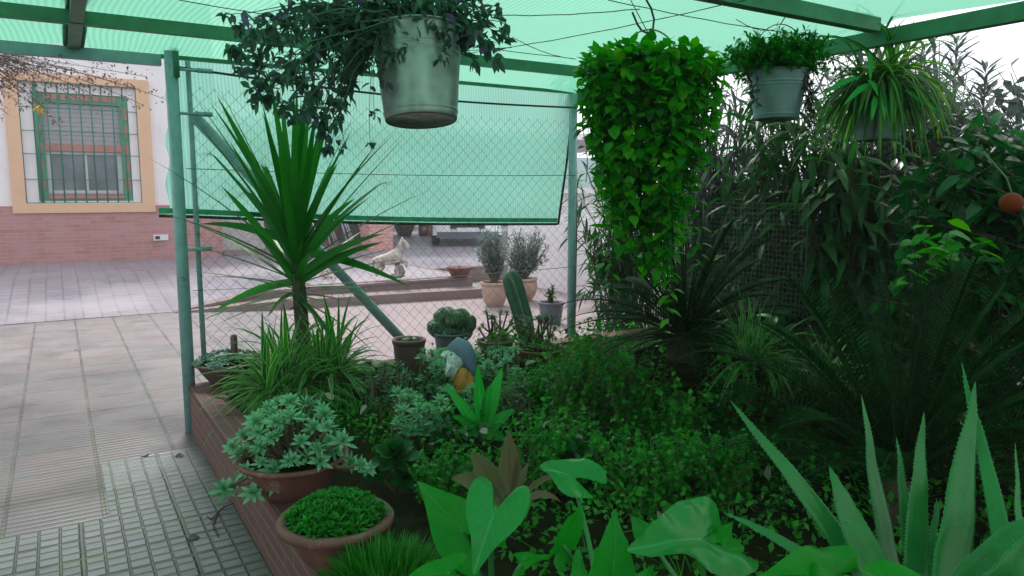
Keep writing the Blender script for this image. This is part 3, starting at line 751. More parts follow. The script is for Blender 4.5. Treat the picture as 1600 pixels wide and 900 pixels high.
# ================================================================== PLANTER
pl = thing('raised_planter', 'long raised garden bed walled in dark red brick beside the paving', 'planter', (.7, 3, 0))
mb = MB(); box(mb, (.64, -2, -.005), (.80, 5.0, .27)); box(mb, (.80, 4.86, -.005), (4.6, 5.0, .27)); mb.build('brick_wall', M['planter_brick'], pl, smooth=False)
mb = MB(); box(mb, (.635, -2, .272), (.80, 5.01, .30)); box(mb, (.802, 4.85, .272), (4.6, 5.01, .30)); mb.build('coping', M['coping'], pl, smooth=False)
mb = MB(); nx, ny = 44, 60
for i in range(nx + 1):
    for j in range(ny + 1):
        x = .79 + (5.6 - .79) * i / nx; y = -2 + (4.86 + 2) * j / ny
        mb.v.append((x, y, .245 + .035 * noise.noise(V3((x * 2.3, y * 2.3, 0))) + .02 * noise.noise(V3((x * 9, y * 9, 3)))))
for i in range(nx):
    for j in range(ny): a = i*(ny+1)+j; mb.f.append([a, a+ny+1, a+ny+2, a+1])
mb.build('soil', M['soil'])['kind'] = 'structure'
SZ = .26

# ================================================================== PERGOLA
pg = thing('pergola', 'metal pergola with blue-green posts and green beams roofed in mint shade netting', 'pergola', (.67, 4.97, 0))
FV = 4.99
def post(u, v, z0, z1, r, mat='blue_paint'):
    mb = MB(); tube(mb, [(u, v, z0), (u, v, z1)], r, 16); return mb.build('post', M[mat], pg)
post(.645, FV - .01, .0, 2.36, .037)
post(3.68, 5.04, .0, 2.32, .035)
def beam(a, b, hw, hh, mat):
    a, b = V3(a), V3(b); d = (b - a).normalized(); s = perp(d); n = s.cross(d)
    mb = MB(); obox(mb, (a + b) / 2, d, s, n, (b - a).length / 2, hw, hh); return mb.build('beam', M[mat], pg, smooth=False)
beam((-4.5, 5.07, 2.31), (.60, 5.07, 2.31), .03, .032, 'blue_paint')
beam((-4.5, 4.40, 2.375), (3.72, 4.40, 2.375), .022, .034, 'green_paint')
beam((-1.5, 2.44, 2.385), (3.74, 2.44, 2.385), .03, .036, 'green_paint')
beam((3.78, -2, 2.32), (3.78, 5.1, 2.32), .03, .04, 'green_paint')
beam((.60, 5.07, 2.335), (3.7, 5.07, 2.335), .012, .012, 'green_paint')
xb = on_z(116, 40, 2.4).x
beam((xb, 2.2, 2.425), (xb, 5.07, 2.34), .03, .015, 'green_paint')
post(on_v(272, 70, 4.98).x, 4.955, 2.2, 2.45, .02, 'green_paint')
# roof netting, sagging between the beams; a gathered seam runs over the cross beam
def roofz(u, v):
    t = 0
    sup = [-2.2, 2.44, 4.40, 5.07]
    for a, b in zip(sup[:-1], sup[1:]):
        if a <= v <= b:
            q = (v - a) / (b - a); t = 4 * q * (1 - q) * .035 * (b - a)
    z = 2.425 if v <= 4.4 else 2.425 - (v - 4.4) / .67 * .075
    z += .008 * noise.noise(V3((u * 2, v * 2, 0)))
    if u > 3.3 and v > 2.44: z -= .02 * sstep((u - 3.3) / .5)
    return z - t * (.4 + .6 * abs(math.sin(u * 1.1))) if v > 2.44 else z - t * .5
mb = MB(); nx, ny = 120, 84
for i in range(nx + 1):
    u = -4.5 + 8.35 * i / nx
    for j in range(ny + 1):
        v = -2.2 + 7.28 * j / ny
        mb.v.append((u, v, roofz(u, v) + (.03 * math.exp(-((u - xb) / .05) ** 2) if v > 4.4 else 0)))
for i in range(nx):
    for j in range(ny): a = i*(ny+1)+j; mb.f.append([a, a+ny+1, a+ny+2, a+1])
mb.build('shade_netting', M['roof_cloth'], pg)
mb = MB()
for k in range(5):
    du = (k - 2) * .035
    tube(mb, [(xb + du * .9, 2.3, 2.44), (xb + du * .6, 3.5, 2.42), (xb + du * .4, 4.38, 2.425), (xb + du * .5, 4.7, 2.38), (xb + du * .6, 5.05, 2.35)], [.012, .02, .016, .022, .012], 6)
mb.build('gathered_seam', plain('bunched_netting', (.06, .20, .14), .9), pg)
# thin wires crossing under the netting
mb = MB()
def wire(a, b, z=2.36, sag=.02):
    p, q = on_z(a[0], a[1], z), on_z(b[0], b[1], z)
    n_ = 14; tube(mb, [p.lerp(q, i/n_) - V3((0, 0, sag * math.sin(math.pi * i/n_) + .0015 * math.sin(i * 2.3))) for i in range(n_ + 1)], .0022, 4, False)
wire((280, 0), (900, 92)); wire((700, 88), (1165, 0)); wire((800, 58), (895, 92)); wire((950, 0), (1330, 62)); wire((640, 72), (800, 74))
wire((1150, 30), (1210, 47)); wire((700, 20), (1000, 14))
mb.build('tie_wires', M['dark_wire'], pg)

# ================================================================== FENCE
fn = thing('chain_link_fence', 'chain-link fence with a diagonal blue-green pipe brace along the end of the planter', 'fence', (.72, FV, .0))
fu0, fu1 = .75, 3.62
def cable_z(u): return 2.265 - .06 * (u - .7) / 3 - .045 * math.sin(math.pi * (u - .7) / 3)
mb = MB(); step = .083; hgt = 2.13
def clipw(u, z, sgn):
    # a diagonal wire from (u, .30) rising with slope sgn, clipped to the panel
    pts = []; z0 = .30; L = 1.95; 
    a, b = u, u + sgn * L * .92
    t0, t1 = 0., 1.
    lo, hi = min(a, b), max(a, b)
    if hi < fu0 or lo > fu1: return
    for lim in (fu0, fu1):
        t = (lim - a) / (b - a)
        if 0 < t < 1:
            inside_start = fu0 <= a <= fu1
            if inside_start: t1 = min(t1, t)
            elif (lim == fu0) == (sgn > 0): t0 = max(t0, t)
            else: t1 = min(t1, t)
    if t1 - t0 < .01: return
    n_ = 6; path = []
    for i in range(n_ + 1):
        t = t0 + (t1 - t0) * i / n_; uu = a + (b - a) * t
        zz = .30 + t * (cable_z(uu) - .10 - .30)
        path.append((uu, FV + sgn * .003 + .012 * math.sin(uu * 5 + zz * 3), zz))
    tube(mb, path, .0012, 3, False)
u = fu0 - 1.9
while u < fu1 + 1.9:
    clipw(u, 0, 1); clipw(u, 0, -1); u += step
mb.build('mesh', M['wire'], fn, smooth=False)
mb = MB(); tube(mb, [(u_, FV, cable_z(u_)) for u_ in [.66 + 3.02 * i / 16 for i in range(17)]], .008, 6); mb.build('top_cable', M['dark_wire'], fn)
mb = MB()
for zz in (1.66, .9):
    tube(mb, [(u_, FV + .008, zz - .02 * math.sin(math.pi * (u_ - .7) / 3)) for u_ in [.7 + 2.98 * i / 10 for i in range(11)]], .0025, 4, False)
mb.build('tension_wire', M['wire'], fn)
pa, pb = on_v(293, 95, FV + .03), on_v(319, 560, FV + .03)
mb = MB(); tube(mb, [pa, pb.lerp(pa, -.05) + V3((0, 0, 0))], .016, 10); mb.build('end_pole', M['blue_paint'], fn)
for py in (110, 178, 389):
    mb = MB()
    q = on_v(295, py, FV); tube(mb, [(.62, FV - .03, q.z), (q.x + .12, FV - .03, q.z - .005)], .010, 6)
    tube(mb, [(q.x + .04, FV - .03, q.z), (q.x + .13, FV - .03, q.z)], .016, 6); mb.build('latch_bar', M['blue_paint'], fn)
mb = MB(); a, b = on_v(300, 178, FV + .09), on_v(620, 522, FV + .14); b2 = b + (b - a) * .28
tube(mb, [a, b2], .036, 14); mb.build('brace', M['blue_paint'], fn)

# hanging green screen outside the fence
scn = thing('shade_screen', 'mint green shade netting screen hanging outside the fence with a dark hem', 'screen', (2.1, 5.12, 1.3))
mb = MB(); nx, ny = 90, 40; SV = 5.13
tl, tr_ = on_v(262, 96, SV), on_v(897, 112, SV); bl, br_ = on_v(262, 338, SV), on_v(871, 351, SV)
tl.z = 2.36; tr_.z = 2.36
for i in range(nx + 1):
    s_ = i / nx
    for j in range(ny + 1):
        t_ = j / ny; p = bl.lerp(br_, s_).lerp(tl.lerp(tr_, s_), t_)
        w_ = .02 * math.sin(s_ * 9 + t_ * 2) * (1 - t_) + .012 * noise.noise(V3((s_ * 7, t_ * 4, 0)))
        ed = .012 * math.sin(t_ * 23) * (1 if i == 0 else 0)
        mb.v.append((p.x + ed, SV + w_, p.z - .02 * math.sin(math.pi * s_) * (1 - t_)))
for i in range(nx):
    for j in range(ny): a = i*(ny+1)+j; mb.f.append([a, a+ny+1, a+ny+2, a+1])
mb.build('cloth', M['screen_cloth'], scn)
mb = MB(); path = [V3((bl.lerp(br_, i/20).x, SV + .02*math.sin(i/20*9), bl.lerp(br_, i/20).z - .02 * math.sin(math.pi*i/20) + .004)) for i in range(21)]
path[0].x -= .05; tube(mb, path, .010, 8); mb.build('bottom_hem', M['hem'], scn)
mb = MB()
for i in range(20):
    p, q = path[i] + V3((0, 0, .016)), path[i+1] + V3((0, 0, .016))
    mb.add([p + V3((0,-.004,0)), q + V3((0,-.004,0)), q + V3((0,-.004,.034)), p + V3((0,-.004,.034))], [(0,1,2,3)])
mb.build('folded_border', plain('green_border', (.06, .45, .22), .8), scn, smooth=False)
mb = MB(); tube(mb, [br_ + V3((0, -.01, 0)), br_.lerp(tr_, .5) + V3((0.01, -.01, 0)), tr_ + V3((0, -.01, 0))], .010, 6); mb.build('side_hem', M['hem'], scn)

# ================================================================== PLANTS AND POTS
def pxm(p, n): return n * m_per_px(V3(p))
def pot(name, label, cat, c, rt, rb, h, mat, lip=.012, soil=.82, group=None, belly=0., liph=None, under=True):
    t = thing(name, label, cat, c, group)
    liph = liph or h * .12
    prof = [(.001, 0), (rb, 0), (rb*1.02, .004)]
    for i in range(1, 8):
        q = i / 8; prof.append((rb + (rt - rb) * (q ** (.75)) + belly * math.sin(math.pi * q), h * q * .93))
    prof += [(rt, h - liph), (rt + lip, h - liph*.95), (rt + lip*1.15, h - liph*.3), (rt + lip*.8, h), (rt - .004, h), (rt - .012, h - .006), (rt - .015, h - liph), (rt * .9 - .01, h * soil - .01)]
    mb = MB(); lathe(mb, prof, c, 44); mb.build('body', M[mat], t)
    mb = MB(); lathe(mb, [(.001, h * soil + .006), (rt * .5, h * soil + .003), (rt * .9, h * soil)], c, 28, .03); mb.build('potting_soil', M['soil'], t)
    return t
def gnd(px, py, z=SZ): return on_z(px, py, z)

# ---------- yucca
yb = at(474, 560, 4.75); yb.z = SZ
yt = thing('yucca', 'tall yucca with stiff sword leaves standing in front of the green screen', 'yucca', yb)
ytop = at(462, 400, 4.7)
path = bez(yb, (yb + ytop)/2 + V3((.02, 0, 0)), ytop, 8)
mb = MB(); tube(mb, path, [.058, .05, .046, .045, .045, .045, .043, .04, .03], 12)
for i in range(46):
    t = rnd.uniform(.25, .98); p = yb.lerp(ytop, t); a = rnd.uniform(0, 6.28); d = V3((math.cos(a), math.sin(a), rnd.uniform(-.1, .7)))
    blade(mb, p + d * .035, d, rnd.uniform(.03, .09), .02, P_sword, .6, 3, .3)
mb.build('trunk', M['yucca_bark'], yt)
mb = MB(); ctr = ytop + V3((0, 0, .0))
Vr = CM @ V3((1, 0, 0))
for i in range(60):
    t = i / 59; a = i * 2.39996
    el = R(-22 + 104 * t ** .62 + rnd.uniform(-7, 7))
    d = V3((math.cos(a) * math.cos(el), math.sin(a) * math.cos(el), math.sin(el)))
    z = ytop.z - .28 + .42 * t; p = V3((yb.x + (ytop.x - yb.x) * .9, ytop.y, z)) + d * .03
    L = (.62 + .42 * sstep(t * 1.7)) * rnd.uniform(.85, 1.12) * (1 if t < .93 else .8)
    blade(mb, p, d, L, .052 * rnd.uniform(.8, 1.15), P_sword, rnd.uniform(.05, .35) if el > 0 else rnd.uniform(-.1, .5), 6, .3)
for (px, py, L) in ((338, 148, .95), (600, 365, .9), (312, 350, .8), (330, 490, .85), (640, 448, .85), (528, 255, .72), (345, 290, .8), (600, 378, .6), (555, 310, .7), (440, 150, .8), (483, 165, .8), (415, 190, .8)):
    tg = at(px, py, 4.6 + rnd.uniform(-.3, .3)); s0 = ytop + V3((0, 0, rnd.uniform(-.2, .1)))
    blade_to(mb, bez(s0, (s0 + tg)/2 + V3((0, 0, .08)), tg, 7), .06, P_sword, .3)
mb.build('sword_leaves', M['yucca'], yt)

# ---------- spider plants
def spider(c, Rr, n, L, W, label, mat='spider', lo=10, droop=1.5, group='spider plants with striped arching leaves', name='spider_plant', elp=1.4):
    t = thing(name, label, 'spider plant', c, group)
    mb = MB()
    for i in range(n):
        a = rnd.uniform(0, 6.283); el = R(lo + (86 - lo) * rnd.random() ** elp); d = V3((math.cos(a)*math.cos(el), math.sin(a)*math.cos(el), math.sin(el)))
        p = c + V3((rnd.uniform(-1,1)*Rr, rnd.uniform(-1,1)*Rr, rnd.uniform(0, .03)))
        blade(mb, p, d, L * rnd.uniform(.6, 1.15), W * rnd.uniform(.7, 1.15), P_strap, droop * rnd.uniform(.6, 1.3), 8, .35, rnd.uniform(-.4, .4))
    mb.build('arching_leaves', M[mat], t)
    mb = MB(); blob(mb, c + V3((0,0,-.005)), Rr*.9, Rr*.9, .035, 12, 6, amp=.2); mb.build('crown_base', M['stem'], t)
    return t
spider(gnd(436, 635) + V3((0,0,.06)), .08, 200, .50, .030, 'broad spider plant spilling over the corner of the brick planter')
c = gnd(512, 615); spider(c + V3((0,0,.06)), .08, 200, .58, .033, 'taller spider plant growing round the foot of the yucca trunk')
c = gnd(450, 610); spider(c + V3((0,0,.08)), .06, 90, .55, .032, 'spider plant tangled in the middle of the clump below the yucca')

# ---------- bowl on the planter corner with blue succulents
c = on_z(368, 604, .30)
mb_c = V3((.93, 5.0, .30)); c = on_v(358, 596, 4.93); c.z = .302
pot('terracotta_bowl', 'brown bowl of small blue-grey succulents at the planter corner beside the left post', 'plant bowl', c, .20, .10, .14, 'brown_plastic', soil=.9)
t = thing('stonecrop', 'mat of tiny blue-grey succulent rosettes filling the bowl at the planter corner', 'succulent', c + V3((0,0,.13)))
mb = MB()
for i in range(130):
    a = rnd.uniform(0, 6.28); r = .21 * math.sqrt(rnd.random()); q = c + V3((r*math.cos(a), r*math.sin(a), .13 + .055 * (1 - (r/.21)**2) + rnd.uniform(0, .015)))
    rosette(mb, q, V3((math.cos(a)*r*3, math.sin(a)*r*3, 1)), .026, 9, .018, P_spoon, 10, 75, seg=2)
mb.build('rosettes', M['echeveria'], t)
q = c + V3((.03, -.06, .10))
mb = MB(); tube(mb, [q, q + V3((0,0,.20)), q + V3((0,0,.215))], [.022, .022, .014], 14)
tag(mb.build('clay_peg', M['brown_plastic'], origin=q), 'round brown clay peg standing upright in the bowl of blue-grey succulents', 'peg')

# ---------- leaves with pale edges (rubber-plant like)
c = gnd(468, 690); t = thing('variegated_plant', 'low plant with broad dark leaves edged in cream among the spider plants', 'foliage plant', c)
mb = MB()
for (x0, y0, x1, y1, w_) in ((462, 668, 478, 605, 28), (470, 668, 505, 612, 26), (462, 670, 425, 640, 26), (466, 672, 432, 618, 20), (460, 676, 422, 662, 26), (468, 672, 500, 655, 24), (466, 670, 452, 630, 22), (466, 674, 486, 690, 20)):
    d0 = depth(c) + .1; p0, p1 = at(x0, y0, d0), at(x1, y1, d0 + rnd.uniform(-.18, .12))
    blade_to(mb, bez(p0, (p0+p1)/2 + V3((0,0,.02)), p1, 6), pxm(p0, w_), P_ovate, .3, face=V3((-.4, -.7, .6 + rnd.uniform(-.2, .2))))
mb.build('leaves', M['variegated'], t)
mb = MB(); tube(mb, [c, at(465, 668, depth(c) + .1)], .008, 6); mb.build('stem', M['stem'], t)

# ---------- ghost plant in bowl
def P_ghost(t): return .3 + .75 * math.sin(math.pi * .5 * min(1, t / .6)) if t < .6 else 1.05 * (1 - ((t - .6) / .42) ** 1.6) + .02
def ghost(mb, ms, root, tip, Rr, n=16, mat=None, W=None):
    mid = (root + tip)/2 + V3((rnd.uniform(-.03,.03), rnd.uniform(-.03,.03), -.02))
    if ms is not None: tube(ms, bez(root, mid, tip, 5), [.009,.009,.008,.008,.007,.007], 6)
    ax = (tip - root).normalized() * .5 + V3((rnd.uniform(-.5,.5), rnd.uniform(-.7,.1), .7))
    rosette(mb, tip, ax, Rr, int(n * 1.35), W or Rr * .31, P_ghost, 0, 80, seg=3, fold=.35)
c = gnd(462, 775); c = V3((.98, c.y, .285)); c = on_z(458, 718, .43); rp = pxm(c, 80); c.z = .302
t = pot('terracotta_bowl', 'wide terracotta bowl behind the front one, crowded with pale ghost-plant rosettes', 'plant bowl', c, rp, rp*.6, .15, 'terracotta', .014, .86, 'terracotta bowls on the planter edge')
gt = thing('ghost_plant', 'trailing succulent with pale mint rosettes hanging over the rim of the rear terracotta bowl', 'succulent', c + V3((0,0,.13)))
ml, ms = MB(), MB(); top = c + V3((0,0,.14))
dd = depth(top)
pts = [(365,760),(350,765),(372,712),(385,735),(395,770),(410,735),(430,756),(365,700),(380,680),(400,660),(415,690),(440,672),(455,652),(470,690),(490,668),(505,690),(520,705),(480,715),(450,720),(500,720),(512,668),(400,705),(425,708),(440,700),(535,690),(432,660),(486,650),(425,735),(465,740),(490,738),(563,727),(575,733),(547,722),(375,748),(392,690),(470,655)]
for (px, py) in pts:
    tip = at(px, py, dd + rnd.uniform(-.17, .12) - (.0 if px > 380 else .02)); a = rnd.uniform(0, 6.28)
    root = top + V3((math.cos(a)*rp*.4, math.sin(a)*rp*.4, -.01))
    ghost(ml, ms, root, tip, rnd.uniform(.045, .062))
for i in range(40):
    q = rdir(.3); tip = top + V3((q.x*rp*.9, q.y*rp*.9, abs(q.z)*.2 + .03)); ghost(ml, ms, top + V3((q.x*.05, q.y*.05, 0)), tip, rnd.uniform(.04, .058), 16)
ml.build('rosettes', M['ghost'], gt); ms.build('trailing_stems', M['woody'], gt)

# ---------- front bowl with small green rosettes
c = on_z(527, 856, .30); c.x = max(c.x, .80); rp = .172
c = on_z(525, 806, .45); c.z = .302; rp = pxm(on_z(525, 806, .45), 78)
pot('terracotta_bowl', 'round terracotta bowl at the front, domed full of bright green little rosettes', 'plant bowl', c, rp, rp*.58, .15, 'terracotta', .022, .88, 'terracotta bowls on the planter edge', liph=.03)
t = thing('green_sempervivum', 'dense dome of small bright green pointed rosettes in the front terracotta bowl', 'succulent', c + V3((0,0,.14)))
mb = MB()
for i in range(150):
    r = rp * .92 * math.sqrt((i + .5) / 150); a = i * 2.39996
    q = c + V3((r*math.cos(a), r*math.sin(a), .135 + .065 * (1 - (r/.16)**2) + rnd.uniform(-.004, .012) + .012*noise.noise(V3((r*math.cos(a)*18, r*math.sin(a)*18, 1)))))
    rosette(mb, q, V3((math.cos(a)*r*3.5, math.sin(a)*r*3.5, 1)), rnd.uniform(.032, .042), 14, .0155, P_lance, 20, 82, seg=2, fold=.4)
mb.build('rosettes', M['small_rosette'], t)

# ---------- needle tufts in the front
def tuft(c, Rr, n, L, W, label, mat='needle'):
    t = thing('spiky_tuft', label, 'grass plant', c)
    mb = MB()
    for i in range(n):
        q = rdir(.5); q.z = abs(q.z); p = c + V3((q.x*Rr*.75, q.y*Rr*.75, q.z*Rr*.45 + .02))
        d = V3((q.x, q.y, q.z + .5)).normalized()
        blade(mb, p, d + rdir()*.35, L * rnd.uniform(.6, 1.2), W, P_sword, .3, 3, .3)
    mb.build('needle_leaves', M[mat], t)
    mb = MB(); blob(mb, c, Rr*.7, Rr*.7, Rr*.5, 12, 8, amp=.3); mb.build('crown_base', M['stem'], t)
c = on_z(605, 945, SZ + .02); tuft(c, .19, 1500, .10, .0055, 'domed tuft of fine spiky needle leaves beside the front terracotta bowl')

# ---------- dark aeonium
c = gnd(618, 770); t = thing('aeonium', 'dark glossy green rosette succulent right of the pale trailing rosette', 'succulent', c)
mb = MB(); tp = at(618, 714, depth(c) - .02); rosette(mb, tp, V3((-.15, -.45, 1)), .115, 34, .052, P_spoon, -5, 80, seg=4, fold=.25)
q = at(632, 748, depth(c) - .05); rosette(mb, q, V3((.1, -.7, .6)), .07, 20, .036, P_spoon, 0, 80, seg=3)
q = at(588, 740, depth(c)); rosette(mb, q, V3((-.3, -.6, .6)), .055, 18, .03, P_spoon, 0, 80, seg=3)
mb.build('rosettes', M['aeonium'], t)
mb = MB(); tube(mb, [c, tp], .01, 8); tube(mb, [c, q], .007, 6); mb.build('stem', M['woody'], t)

# ---------- brown pot with tiny cactus
c = at(640, 570, 4.3); c.z = SZ; d0 = depth(c)
c = on_z(640, 584, SZ)
rt = pxm(c, 25)
pot('flower_pot', 'tall brown flower pot with stones and tiny cacti at the foot of the pipe brace', 'flower pot', c, rt, rt*.78, pxm(c, 56), 'brown_plastic', .005, .93)
t = thing('small_cactus', 'pair of tiny pale cacti lying in the tall brown flower pot', 'cactus', c + V3((0,0,pxm(c,52))))
h = pxm(c, 53); s = pxm(c, 1)
mb = MB(); blob(mb, c + V3((-.035, -.01, h)), .032, .022, .018, rib=.08, nr=10, axis=V3((1, .2, .3)), nu=24); blob(mb, c + V3((.04, 0, h)), .035, .02, .018, axis=V3((1, -.3, .4)), rib=.08, nr=10, nu=24)
blob(mb, c + V3((.0, .02, h)), .02, .02, .02, rib=.08, nr=8, nu=24); mb.build('cactus_bodies', M['ghost_dim'], t)

# ---------- crested cactus
c = on_z(706, 556, SZ + .0); c.z = SZ; d0 = depth(c)
rt = pxm(c, 27)
pot('flower_pot', 'dark plastic pot holding the crested cactus', 'flower pot', c, rt, rt*.8, pxm(c, 38), 'grey_plastic', .006, .93)
t = thing('crested_cactus', 'lumpy dark green crested cactus with pale wavy ridges in a dark pot', 'cactus', c + V3((0,0,pxm(c,36))))
mb = MB()
for (px, py, r1, r2) in ((722,500,18,21),(693,497,17,17),(683,512,16,15),(703,520,21,15),(728,518,13,15),(708,500,18,18),(735,506,10,15),(690,525,14,10),(718,524,16,10),(700,488,12,9)):
    q = at(px, py, d0 + rnd.uniform(-.05, .03)); a, b = pxm(q, r1), pxm(q, r2); blob(mb, q, a, a*.8, b, 40, 20, amp=.15, fr=1.5, rib=.045, nr=17, axis=V3((rnd.uniform(-.7,.7), -.3, 1)))
mb.build('lobes', M['crest'], t)

# ---------- columnar cactus leaning
c = on_z(826, 552, SZ); d0 = depth(c)
t = thing('column_cactus', 'leaning ribbed column cactus with pale edges in front of the olive pots', 'cactus', c)
a = at(822, 520, d0); b = at(800, 424, d0 + .1); path = bez(c, a, at(808, 470, d0), 4)[:-1] + bez(at(814, 492, d0), at(805, 460, d0), b, 6)
rs = [pxm(c, 13)] * 5 + [pxm(c, q) for q in (13, 14, 14, 14, 12, 3)]
mb = MB(); k = 15; n0 = None
path2 = [c, at(822, 520, d0), at(816, 495, d0), at(810, 475, d0), at(804, 455, d0), at(800, 438, d0), at(799, 428, d0), at(799, 421, d0)]
rr = [9, 11, 12, 12, 13, 12, 9, 3]
vs = []
for i, p in enumerate(path2):
    d = (path2[min(i+1, 7)] - path2[max(i-1, 0)]).normalized(); s = perp(d); u_ = d.cross(s)
    for j in range(30):
        an = 2*math.pi*j/30; rad = pxm(p, rr[i]) * (1 + .28 * math.cos(5 * an)); vs.append(p + (s*math.cos(an) + u_*math.sin(an))*rad)
mb.add(vs, [(i*30+j, i*30+(j+1)%30, (i+1)*30+(j+1)%30, (i+1)*30+j) for i in range(7) for j in range(30)] + [tuple(range(210, 240))])
mb.build('ribbed_stem', M['cactus'], t)
mb = MB()
for j in range(5):
    an = 2*math.pi*j/5; pp = []
    for i, p in enumerate(path2):
        d = (path2[min(i+1, 7)] - path2[max(i-1, 0)]).normalized(); s = perp(d); u_ = d.cross(s)
        pp.append(p + (s*math.cos(an) + u_*math.sin(an)) * pxm(p, rr[i]) * 1.28)
    tube(mb, pp, .0032, 5)
mb.build('pale_ridges', M['cactus_rib'], t)

# ---------- olive-toned succulents in bowls by the right post
def succ_bowl(px, py, wpx, label_p, label_s, mat, n, region, Rr, hpx=26, potmat='terracotta'):
    c = on_z(px, py, SZ); rt = pxm(c, wpx / 2); d0 = depth(c)
    pot('plant_bowl', label_p, 'plant bowl', c, rt, rt*.65, pxm(c, hpx), potmat, .008, .9)
    t = thing('branching_succulent', label_s, 'succulent', c + V3((0,0,pxm(c, hpx-2))))
    ml, ms = MB(), MB(); x0, y0, x1, y1 = region
    for i in range(n):
        tip = at(rnd.uniform(x0, x1), rnd.uniform(y0, y1), d0 + rnd.uniform(-.15, .2)); root = c + V3((rnd.uniform(-.5,.5)*rt, rnd.uniform(-.5,.5)*rt, pxm(c, hpx-3)))
        ghost(ml, ms, root, tip, Rr*rnd.uniform(.8, 1.15), 13)
    ml.build('rosettes', M[mat], t); ms.build('branches', M['woody'], t)
succ_bowl(842, 568, 80, 'terracotta bowl near the right post under a branching succulent', 'branching succulent with olive green rosettes nearest the right post', 'ghost_dim', 40, (805, 495, 868, 545), .05)
succ_bowl(775, 560, 56, 'small green-brown bowl right of the crested cactus', 'branching succulent with grey-green rosettes right of the crested cactus', 'ghost_dim', 30, (750, 490, 805, 540), .05, 30, 'brown_plastic')

# ---------- ground succulents
def patch(label, mat, n, region, Rr, dj=.12, leafn=14, hmax=60):
    x0, y0, x1, y1 = region; c = gnd((x0+x1)/2, y1 + 12); t = thing('ground_succulent', label, 'succulent', c)
    ml, ms = MB(), MB()
    for i in range(n):
        px, py = rnd.uniform(x0, x1), rnd.uniform(y0, y1)
        g_ = gnd(px + rnd.uniform(-10, 10), min(y1 + 20, py + rnd.uniform(25, hmax))); tip = at(px, py, depth(g_) - rnd.uniform(0, .06))
        ghost(ml, ms, g_, tip, Rr * rnd.uniform(.75, 1.2), leafn)
    ml.build('rosettes', M[mat], t); ms.build('stems', M['woody'], t)
patch('spreading pale green succulent in the bed left of the pale blade plant', 'ghost', 64, (618, 610, 700, 680), .05)
patch('pale green succulent crowding round the feet of the gnome', 'ghost', 56, (655, 545, 700, 600), .045)
patch('pale succulent growing right of the gnome up to the clay bowl', 'ghost', 70, (735, 545, 810, 600), .045)
patch('pale succulent in front of the gnome hiding its feet', 'ghost', 34, (695, 602, 745, 640), .04)
patch('low succulent mass right of the pale blade plant', 'ghost_dim', 50, (770, 600, 830, 650), .045)
patch('small olive succulent beside the moss patch', 'ghost_dim', 26, (570, 570, 640, 610), .05)
patch('broad-leaved jade succulents under the tall brown pot', 'aeonium', 40, (575, 575, 700, 640), .05)

# ---------- pale blade plant (agave-like)
c = gnd(752, 690); d0 = depth(c)
t = thing('blade_plant', 'plant with a few stiff bright green upright blades in the middle of the bed', 'foliage plant', c)
mb = MB()
for (x0, y0, x1, y1, w_) in ((752,660,746,570,20),(758,665,785,575,24),(745,668,692,600,18),(742,672,700,690,20),(765,672,805,640,20),(752,675,728,640,20),(760,678,790,690,22),(748,680,722,668,16),(756,660,766,600,16),(745,675,706,650,18)):
    p0, p1 = at(x0, y0, d0), at(x1, y1, d0 + rnd.uniform(-.15, .08)); blade_to(mb, bez(p0, (p0+p1)/2 + V3((0,0,.03)), p1, 7), pxm(p0, w_), P_sword, .35)
mb.build('blades', M['agave'], t)
mb = MB(); tube(mb, [c, at(752, 662, d0)], .018, 8); mb.build('stem', M['stem'], t)

# ---------- cordyline with bronze leaves
c = on_z(800, 850, SZ); d0 = depth(c) - .05
t = thing('cordyline', 'plant with broad bronze-brown striped leaves, one standing upright, behind the arrowhead leaves', 'foliage plant', c)
mb = MB()
for (x0, y0, x1, y1, w_, b_) in ((797,778,795,674,34,0),(785,790,735,708,34,.05),(788,795,705,748,30,.07),(803,790,826,722,12,.03),(808,794,876,784,12,.08),(800,800,748,792,16,.05),(806,786,884,742,9,.06),(800,790,812,700,10,.02)):
    p0, p1 = at(x0, y0, d0), at(x1, y1, d0 + rnd.uniform(-.15, .1)); blade_to(mb, bez(p0, (p0+p1)/2 + V3((0,0,b_)), p1, 8), pxm(p0, w_), P_lance, .3)
mb.build('leaves', M['cordyline'], t)
mb = MB(); tube(mb, [c, at(799, 790, d0)], .012, 8); mb.build('stem', M['bark'], t)

# ---------- gnome
c = gnd(724, 640); d0 = depth(c)
gn = thing('garden_gnome', 'garden gnome in an orange coat with a drooping blue-grey cap and white beard, looking up', 'gnome', c)
s = m_per_px(c)
Fr, Rt, = (CM @ V3((0, 0, -1))), (CM @ V3((1, 0, 0))); Fr.z = 0; Fr.normalize()
def gp(x, y, z=0): return at(x, y, d0) + Fr * z * s
mb = MB()
prof = [(.001, 0), (17*s, 0), (20*s, 14*s), (21*s, 30*s), (17*s, 48*s), (12*s, 60*s), (7*s, 66*s), (.001, 67*s)]
cb = c.copy(); prof = [(r_*.78, z_) for r_, z_ in prof]; lathe(mb, prof, cb, 24, axis=V3((0, 0, 1)) ); 
tube(mb, [gp(731, 582, -4), gp(736, 598, -10), gp(724, 612, -18), gp(714, 606, -22)], [7*s, 6.5*s, 5.5*s, 4*s], 12); blob(mb, gp(722, 590), 17*s, 13*s, 18*s, 20, 12, amp=.12)
mb.build('coat', plain('orange_coat', (.50, .20, .02), .6, var=.2, scale=20), gn)
skin = plain('painted_skin', (.50, .62, .58), .5, var=.1)
mb = MB(); blob(mb, gp(712, 562), 15*s, 14*s, 16*s, 24, 16, axis=V3((0,0,1)))
blob(mb, gp(700, 553), 5*s, 5*s, 9*s, 14, 10, axis=-Rt + V3((0,0,.15)))      # nose
